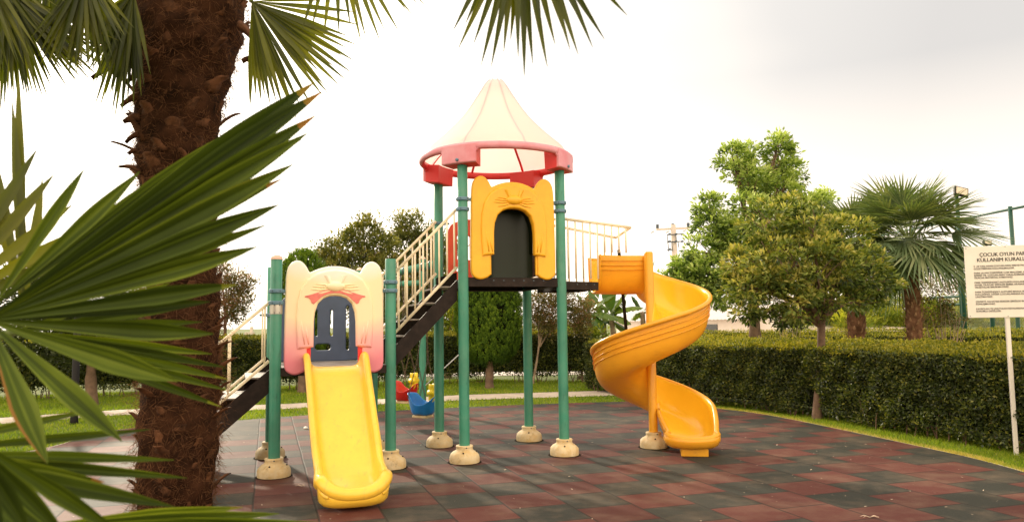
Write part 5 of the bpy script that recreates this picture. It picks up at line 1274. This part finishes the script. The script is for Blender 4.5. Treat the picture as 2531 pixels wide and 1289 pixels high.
# fan to the right of the trunk head
h = at(622, 4, 5.3)
f = frond_tips(BP, h, [(884, 112, 5.0), (878, 152, 5.0), (872, 182, 5.0), (858, 200, 5.0), (842, 214, 5.0), (805, 216, 5.0), (800, 240, 5.0), (770, 262, 5.0), (742, 262, 5.1), (720, 250, 5.1), (700, 268, 5.2), (668, 262, 5.2), (646, 255, 5.3), (618, 268, 5.4), (632, 240, 5.3), (655, 240, 5.3), (684, 255, 5.2), (735, 300, 5.1), (756, 240, 5.0), (815, 235, 5.0), (850, 140, 5.0), (860, 120, 5.0), (862, 90, 5.0), (780, 120, 5.0), (888, 62, 5.0), (880, 30, 5.0), (870, -10, 5.0), (790, 178, 4.9), (830, 168, 4.9), (690, 225, 5.0), (845, 95, 4.9)], 13, rnd=.6, fuse=.55, fold=.55)
stalk(f, crown_top, h)
h = at(830, -190, 5.0)
f = frond_tips(BP, h, [(940, 104, 4.7), (905, 96, 4.7), (893, 108, 4.8), (951, 76, 4.7), (987, 80, 4.7), (1020, 38, 4.7), (1007, 28, 4.7), (1054, 15, 4.7), (1034, 12, 4.7), (866, 66, 4.8), (838, 88, 4.9), (800, 95, 4.9), (770, 72, 5), (745, 80, 5)], 15, rnd=.5, fuse=.4, droop=.0)
stalk(f, crown_top, h)
# dark hanging fronds on the left of the trunk
for hx, hy, d, tips in ((20, -20, 5.6, [(75, 243), (108, 246), (52, 262), (132, 205), (170, 222), (150, 190), (205, 198), (230, 205), (188, 165), (240, 160), (262, 132), (20, 240), (-20, 215), (35, 150), (225, 95), (0, 280)]),
                      (210, -70, 5.4, [(100, 160), (130, 180), (168, 196), (200, 168), (232, 178), (120, 120), (262, 150), (290, 120), (255, 205), (85, 110), (310, 90), (180, 140)]),
                      (330, -20, 5.9, [(246, 268), (283, 296), (270, 240), (300, 262), (316, 232), (232, 212), (330, 262), (345, 220), (215, 180), (205, 140), (222, 95)]),
                      (-60, -120, 5.2, [(40, 120), (80, 100), (-20, 160), (120, 60), (10, 180), (150, 20), (60, 160)]),
                      (120, -140, 5.8, [(60, 120), (110, 140), (160, 120), (200, 90), (20, 90), (240, 60), (270, 20)])):
    h = at(hx, hy, d); f = frond_tips(BP, h, [(x+dx*random.uniform(.5, 1.5), y-abs(dx)*random.uniform(0, 2.2), d-.25+random.uniform(-.15, .15)) for x, y in tips for dx in (0, 14, -11, 22)], 11, rnd=.5, fuse=.45, fold=.5); stalk(f, crown_top, h, .02)
# ---- fronds hanging in from a palm that stands behind the camera, top right
OP = thing('fan_palm', 'long pointed palm leaflets hanging into the top of the picture, right of centre', 'palm', (1.2, -1.6, 0))
mb = MB(); mb.tube(catmull([Vector((1.2, -1.6, -.05)), Vector((1.22, -1.55, 1.5)), Vector((1.15, -1.5, 3.2))], 5), .16, 14); mb.build('trunk', M['fibre'], OP, True)
h = at(1290, -250, 2.4)
f = frond_tips(OP, h, [(1119, 78, 2.15), (1132, 122, 2.15), (1189, 162, 2.1), (1214, 165, 2.1), (1233, 85, 2.1), (1281, 142, 2.05), (1296, 190, 2.05), (1317, 158, 2.1), (1353, 166, 2.1), (1409, 124, 2.1), (1429, 135, 2.1), (1465, 118, 2.15), (1494, 97, 2.2), (1550, 38, 2.3), (1150, 60, 2.2), (1262, 100, 2.2), (1338, 60, 2.0), (1390, 70, 2.2), (1500, 0, 2.3), (1170, 110, 2.15), (1245, 130, 2.1), (1372, 110, 2.15), (1445, 70, 2.2)], 19, rnd=.35, fuse=.55, curl=.02, fold=.5)
mb = MB(); mb.tube(catmull([Vector((1.15, -1.5, 3.2)), Vector((.9, .3, 3.75)), Vector((.35, 1.8, 3.3)), h], 6), .012, 8); mb.build('stalk', M['petiole'], f, True)
# ---- young palm in the left foreground, leaves close to the camera and out of focus
FG = thing('young_fan_palm', 'out of focus green palm leaves spreading from the left edge, close to the camera', 'palm', (-1.75, 1.3, -.02))
mb = MB(); mb.tube(catmull([Vector((-1.75, 1.3, -.05)), Vector((-1.72, 1.32, .5)), Vector((-1.7, 1.35, 1.0))], 4), [.13]*9, 14); mb.build('trunk', M['fibre'], FG, True)
ctop = Vector((-1.7, 1.35, 1.0))
def fg(hx, hy, hd, tips, w_, rnd, fuse, curl=0.0, fold=.42, mat='frond', ws=.8):
    tips = [(*t[:3], (t[3] if len(t) > 3 else w_)*ws) for t in tips]
    h = at(hx, hy, hd); f = frond_tips(FG, h, tips, w_, mat, rnd=rnd, fuse=fuse, curl=curl, K=14, fold=fold); stalk(f, ctop, h, .009); return h
# main big fan
fg(-30, 792, 1.30, [(778, 203, 1.72, 62), (797, 226, 1.70, 62), (781, 285, 1.66, 60), (762, 328, 1.62, 58), (726, 405, 1.58, 56), (691, 505, 1.54, 56), (637, 609, 1.50, 52), (587, 703, 1.46, 46), (528, 824, 1.40, 52), (742, 232, 1.78, 50), (700, 262, 1.80, 50), (640, 300, 1.82, 50), (745, 345, 1.66, 40), (700, 440, 1.60, 36), (660, 555, 1.55, 34), (520, 745, 1.5, 36), (440, 942, 1.32, 62), (302, 1090, 1.22, 56), (118, 1145, 1.15, 58)], 56, .42, .66, ws=.95)
fg(-20, 760, 1.38, [(345, 424, 1.62, 48), (208, 418, 1.50, 40), (560, 330, 1.8, 56), (470, 400, 1.75, 56)], 44, .5, .6)
# a second fan behind it
fg(40, 815, 1.62, [(524, 874, 1.80), (556, 907, 1.80), (566, 937, 1.80), (560, 963, 1.80), (546, 1004, 1.78), (500, 795, 1.82), (485, 752, 1.82), (420, 700, 1.85)], 30, .55, .6)
# upper left crossing leaflets, sun glow put into a paler, more translucent leaf
fg(-150, 760, 1.5, [(92, 368, 1.8), (48, 426, 1.8), (104, 452, 1.8), (134, 430, 1.8), (22, 520, 1.7), (180, 505, 1.8), (200, 565, 1.8), (215, 628, 1.75)], 30, .75, .55, mat='frondup', ws=1.0)
fg(60, 760, 1.75, [(-30, 330, 1.9), (30, 250, 1.95), (45, 180, 2.0), (-20, 470, 1.9), (45, 425, 1.9), (105, 440, 1.9)], 26, .9, .5, mat='frondup', ws=.9)
# lower fronds
fg(-260, 1120, 1.15, [(258, 1190, 1.28, 76), (431, 1136, 1.5, 34), (462, 1180, 1.5, 36), (372, 1060, 1.6, 26), (240, 1010, 1.6, 26), (434, 1252, 1.3, 62), (110, 1330, 1.1, 60), (200, 1340, 1.15, 50)], 44, .45, .5)
fg(90, 1300, 1.35, [(786, 1290, 1.55, 44), (690, 1268, 1.55, 44), (745, 1330, 1.5, 44), (600, 1252, 1.55, 40), (660, 1300, 1.5, 44)], 40, .5, .5)
fg(-80, 1080, 1.0, [(80, 1330, 1.05, 56), (170, 1335, 1.1, 54), (300, 1320, 1.2, 50), (10, 1320, 1.0, 50)], 50, .4, .5)

# ================================================================== behind the gardens
# shed with ribbed roof
def shed():
    c = at(1845, 800, 36); T = thing('low_shed', 'low beige shed with pale ribbed roof behind the tall tree and hedges', 'building', (c.x-6, 38, 0))
    a, b = at(1700, 806, 38), at(1846, 790, 33); zE = b.z+.12; zE0 = zE
    X = Vector((b.x-a.x, b.y-a.y, 0)); X.normalize(); Nn = Vector((X.y, -X.x, 0)); Lx = 14; Dy = 5.5
    e1 = Vector((b.x, b.y, 0)); e0 = e1-X*Lx; f1 = e1-Nn*Dy; f0 = e0-Nn*Dy; zr = zE+1.05; rm1, rm0 = (e1+f1)/2, (e0+f0)/2
    mb = MB(); mb.add([e0, e1, e1+Z*zE, e0+Z*zE], [(0, 1, 2, 3)]); mb.add([e1, f1, f1+Z*zE, rm1+Z*zr, e1+Z*zE], [(0, 1, 2, 3, 4)]); mb.add([f1, f0, f0+Z*zE, f1+Z*zE], [(0, 1, 2, 3)]); mb.add([f0, e0, e0+Z*zE, rm0+Z*zr, f0+Z*zE], [(0, 1, 2, 3, 4)])
    mb.build('wall', M['wall'], T)
    mb = MB(); n = 90; rows = []
    for i in range(n+1):
        p = -X*(Lx+.6)*(i/n)+X*.3; zz = .035 if i % 2 else 0
        rows.append([e1+Nn*.35+p+Z*(zE-.10+zz), rm1+p+Z*(zr+.03+zz), f1-Nn*.35+p+Z*(zE-.10+zz)])
    mb.grid(rows); mb.build('ribbed_roof', M['iron'], T)
    mb = MB(); q = e1+X*.02-Nn*2.6; mb.box(q+Z*(zE-.35), .05, 1.6, .10, (X, Nn, Z)); mb.build('gable_vent', M['white'], T)
    mb = MB(); q = e1-X*3+Nn*.02; mb.box(q+Z*(zE-.55), 1.2, .04, .5, (X, Nn, Z)); mb.build('window', M['glassdark'], T)
    # lower wing to the right, facing the garden
    g = at(1846, 800, 33); w0, w1 = e1-Nn*.4+X*.02, e1-Nn*.4+X*4.2; zW = zE+.5
    mb = MB(); mb.add([w0, w1, w1+Z*(zE-.5), w0+Z*(zE+.25)], [(0, 1, 2, 3)]); mb.add([w1, w1-Nn*5, w1-Nn*5+Z*(zE-.5), w1+Z*(zE-.5)], [(0, 1, 2, 3)]); mb.add([w0+Z*(zE+.25), w1+Z*(zE-.5), w1-Nn*5+Z*(zE-.5), w0-Nn*5+Z*(zE+.25)], [(0, 1, 2, 3)]); mb.build('side_wing', M['wall'], T)
shed()
# garden wall / kerb seen under the hedge
# power pole
def power_pole():
    Y0 = 40; top = at(1664, 562, Y0); T = thing('power_pole', 'concrete electricity pole with crossarm, insulators and switch gear left of the tall tree', 'power pole', (top.x, top.y, 0))
    mb = MB(); mb.tube([Vector((top.x+.1, top.y, 0)), top+Z*.15], [.22, .13], 12); mb.build('pole', M['concrete'], T, True)
    a, b = at(1622, 567, Y0), at(1705, 563, Y0); mb = MB(); mb.box((a+b)/2, (b-a).length, .14, .10, ((b-a).normalized(), Vector((0, 1, 0)), Z)); mb.build('crossarm', M['concrete'], T)
    for x, y in ((1625, 563), (1663, 561), (1701, 559)):
        p = at(x, y, Y0); mb = MB(); mb.lathe(p, [(.05, -.05), (.09, .0), (.05, .03), (.11, .07), (.06, .10), (.11, .15), (.05, .19), (.001, .2)], 10); mb.build('insulator', M['bolt'], T, True)
    for y in (580, 598, 617):
        a, b = at(1649, y, Y0-.2), at(1690, y-2, Y0-.2)
        if y == 617: b = at(1662, y, Y0-.2)
        mb = MB(); mb.tube([a, b], .03, 8); mb.build('switch_bar', M['bolt'], T, True)
        for x in (1655, 1671, 1686):
            if y == 617 and x > 1660: continue
            p = at(x, y-1, Y0-.25); mb = MB(); mb.tube([p-Vector((.06, 0, 0)), p+Vector((.06, 0, .03))], .05, 8); mb.build('switch', M['bolt'], T, True)
    for x0, x1, y0, y1 in ((1649, 1653, 580, 622), (1660, 1662, 598, 620), (1671, 1672, 580, 598), (1676, 1678, 598, 612), (1691, 1694, 598, 608)):
        mb = MB(); mb.tube([at(x0, y0, Y0-.2), at(x1, y1, Y0-.2)], .022, 6); mb.build('switch_rod', M['bolt'], T, True)
    for x, y in ((1613, 573), (1650, 573), (1692, 570)):
        p = at(x, y, Y0-.6); mb = MB(); mb.tube([p-Vector((.08, 0, .04)), p+Vector((.08, 0, .04))], .035, 8); mb.build('strain_insulator', M['wire'], T, True)
power_pole()
# court fence with chain link mesh
def court():
    T = thing('court_fence', 'tall dark green court fence with chain link mesh at the right edge', 'fence', (16.5, 28, 0))
    c1 = at(2497, 518, 26.0); c0 = at(2365, 543, 28.7); d = (c0-c1); d.z = 0; d.normalize(); zt = (c1.z+c0.z)/2
    def post(p, z, r=.07):
        mb = MB(); mb.tube([Vector((p.x, p.y, -.1)), Vector((p.x, p.y, z))], r, 12); mb.build('post', M['dgpost'], T, True)
    A = Vector((c1.x, c1.y, 0)); ps = [A-d*2.7*1.0, A, A+d*2.75, A+d*5.5, A+d*8.2]
    for i, p in enumerate(ps): post(p, zt+.1 if i < 3 else (zt+.06))
    for z in (zt, 2.35, 2.05):
        mb = MB(); mb.tube([ps[0]+Z*z-d*3, ps[-1]+Z*z], .045, 8); mb.build('rail', M['dgpost'], T, True)
    q0 = ps[-1]; w = Vector((-1, .12, 0)).normalized()
    for k, (x, zz) in enumerate(((2140, 2.4), (2055, 2.4))):
        q = at(x, 800, q0.y-.3*k); post(Vector((q.x, q.y, 0)), zz, .05)
    for z in (2.35, 2.05):
        mb = MB(); mb.tube([q0+Z*z, Vector((at(2000, 800, q0.y).x, q0.y-.6, z))], .04, 8); mb.build('rail', M['dgpost'], T, True)
    # mesh wires
    P_, V, F = ps[0]-d*3, [], []; Lx = (ps[-1]-P_).length; z0, z1 = .1, zt-.05; Hh = z1-z0; sp_ = .11; nn = Vector((-d.y, d.x, 0))
    for sgn, off in ((1, .0), (-1, .006)):
        s = -Hh
        while s < Lx:
            a, b = s, s+Hh; za, zb = (z0, z1) if sgn > 0 else (z1, z0)
            ta = max(0, (0-a)/Hh); tb_ = min(1, (Lx-a)/Hh)
            if tb_ > ta:
                p = P_+d*(a+Hh*ta)+Z*(za+(zb-za)*ta)+nn*off; q = P_+d*(a+Hh*tb_)+Z*(za+(zb-za)*tb_)+nn*off; e = Z*.0035
                k = len(V); V += [tuple(p-e), tuple(q-e), tuple(q+e), tuple(p+e)]; F.append((k, k+1, k+2, k+3))
            s += sp_
    o = np_mesh('chain_link_mesh', np.array(V), np.array(F), M['wire'], T); o.matrix_parent_inverse = wmat(T).inverted()
court()
# floodlights
def flood(label, x, ytop, Y0, hx, hy, wpx, hpx, tilt):
    b = at(x, 834, Y0); top = at(x-33 if ytop < 500 else x, ytop, Y0); T = thing('floodlight', label, 'floodlight', (top.x, top.y, 0))
    mb = MB(); mb.tube([Vector((top.x, top.y, -.1)), top], [.07, .05], 12); mb.build('pole', M['dgpost'], T, True)
    c = at(hx, hy, Y0-.15); s = Y0/FPX; r = Matrix.Rotation(tilt, 3, 'Y') @ Matrix.Rotation(-.3, 3, 'X'); ax = [r @ v for v in (Vector((1, 0, 0)), Vector((0, 1, 0)), Z)]
    mb = MB(); mb.box(c, wpx*s, .09, hpx*s, ax); hd = mb.build('lamp_housing', M['black'], T, False, .01)
    mb = MB(); mb.box(c-ax[1]*.05, wpx*s*.82, .012, hpx*s*.76, ax); mb.build('lens', M['lamp'], hd)
    mb = MB(); mb.tube([top-Z*.12, c+ax[1]*.05], .022, 8); mb.build('bracket', M['concrete'], T, True)
    mb = MB(); mb.tube([top-Z*.3, top-Z*.1], .075, 12); mb.build('clamp_band', M['concrete'], T, True)
flood('floodlight on a tall green pole above the right palm', 2396, 460, 22, 2375, 474, 34, 24, .25)
flood('small floodlight just above the notice board', 2441, 612, 21, 2440, 600, 20, 12, .05)
# dark lamp post on the left lawn
b = gnd(183, 1045); T = thing('lamp_post', 'dark lamp post on the lawn, partly behind the foreground palm leaves', 'lamp post', tuple(b))
mb = MB(); mb.tube([b-Z*.05, b+Z*.05, b+Z*2.4], [.075, .06, .05], 12); mb.build('pole', M['black'], T, True)
mb = MB(); mb.lathe(b+Z*2.4, [(.05, 0), (.14, .05), (.16, .22), (.17, .24), (.001, .33)], 16); mb.build('lamp_head', M['black'], T, True)
# little block of far building seen over the hedge
c = at(617, 828, 120); T = thing('distant_building', 'tiny grey block of a distant building above the back hedge', 'building', (c.x, c.y, 0))
mb = MB(); mb.box((c.x, c.y, c.z/2+.2), 1.2, 1.2, c.z+.6); mb.build('wall', M['concrete'], T)
mb = MB(); mb.box((c.x+.3, c.y, c.z+.9), .4, .4, .9); mb.build('roof', M['concrete'], T)

# ================================================================== person beyond the hedge
def person():
    Y0 = 27; h = at(1317, 806, Y0); z = h.z; T = thing('person', 'person with dark hair in a grey shirt walking behind the back hedge', 'person', (h.x, Y0, 0))
    J = {'pel': (0, 0, .80), 'bel': (0, 0, .98), 'ch': (0, 0, 1.16), 'nk': (0, 0, 1.30), 'hd': (0, -.01, 1.37), 'tp': (0, 0, 1.48), 'sl': (-.15, 0, 1.24), 'sr': (.15, 0, 1.24), 'el': (-.19, .02, 1.0), 'er': (.19, .02, 1.0), 'wl': (-.18, -.06, .80), 'wr': (.18, -.05, .80), 'hl': (-.18, -.09, .73), 'hr': (.18, -.08, .73), 'll': (-.08, 0, .76), 'lr': (.08, 0, .76), 'kl': (-.09, -.03, .42), 'kr': (.09, .05, .42), 'al': (-.09, 0, .07), 'ar': (.09, .14, .09), 'fl': (-.09, -.15, .03), 'fr': (.09, .0, .03)}
    Rr = {'pel': .12, 'bel': .11, 'ch': .13, 'nk': .05, 'hd': .075, 'tp': .06, 'sl': .055, 'sr': .055, 'el': .04, 'er': .04, 'wl': .028, 'wr': .028, 'hl': .03, 'hr': .03, 'll': .085, 'lr': .085, 'kl': .055, 'kr': .055, 'al': .038, 'ar': .038, 'fl': .035, 'fr': .035}
    E_ = [('pel', 'bel'), ('bel', 'ch'), ('ch', 'nk'), ('nk', 'hd'), ('hd', 'tp'), ('ch', 'sl'), ('ch', 'sr'), ('sl', 'el'), ('sr', 'er'), ('el', 'wl'), ('er', 'wr'), ('wl', 'hl'), ('wr', 'hr'), ('pel', 'll'), ('pel', 'lr'), ('ll', 'kl'), ('lr', 'kr'), ('kl', 'al'), ('kr', 'ar'), ('al', 'fl'), ('ar', 'fr')]
    names = list(J); s = z/1.47; me = bpy.data.meshes.new('body'); me.from_pydata([tuple(v*s for v in J[k]) for k in names], [(names.index(a), names.index(b)) for a, b in E_], [])
    o = bpy.data.objects.new('body', me); C.objects.link(o); md = o.modifiers.new('skin', 'SKIN'); 
    for i, k in enumerate(names): me.skin_vertices[0].data[i].radius = (Rr[k]*s, Rr[k]*s)
    me.skin_vertices[0].data[0].use_root = True
    o.modifiers.new('sub', 'SUBSURF').levels = 1; o.parent = T
    dg = bpy.context.evaluated_depsgraph_get(); me2 = bpy.data.meshes.new_from_object(o.evaluated_get(dg)); o.modifiers.clear(); o.data = me2
    for m_ in ('skin', 'shirt', 'trousers'): me2.materials.append(M[m_])
    for p in me2.polygons:
        zc = p.center.z/s; xc = abs(p.center.x/s); p.use_smooth = True
        p.material_index = 0 if zc > 1.27 or zc < .08 else (0 if xc > .13 and zc < 1.05 and zc > .6 else (1 if zc > .82 else 2))
    mb = MB(); c = Vector((0, .012, 1.425))*s; rows = []
    for i in range(9):
        th = -.5+(pi/2+.5)*i/8; rows.append([c+Vector((cos(th)*cos(ph)*.083, cos(th)*sin(ph)*.095+.01, sin(th)*.09))*s for ph in [2*pi*k/16 for k in range(17)]])
    mb.grid(rows); hr = mb.build('hair', M['hair'], T, True, world=False)
person()
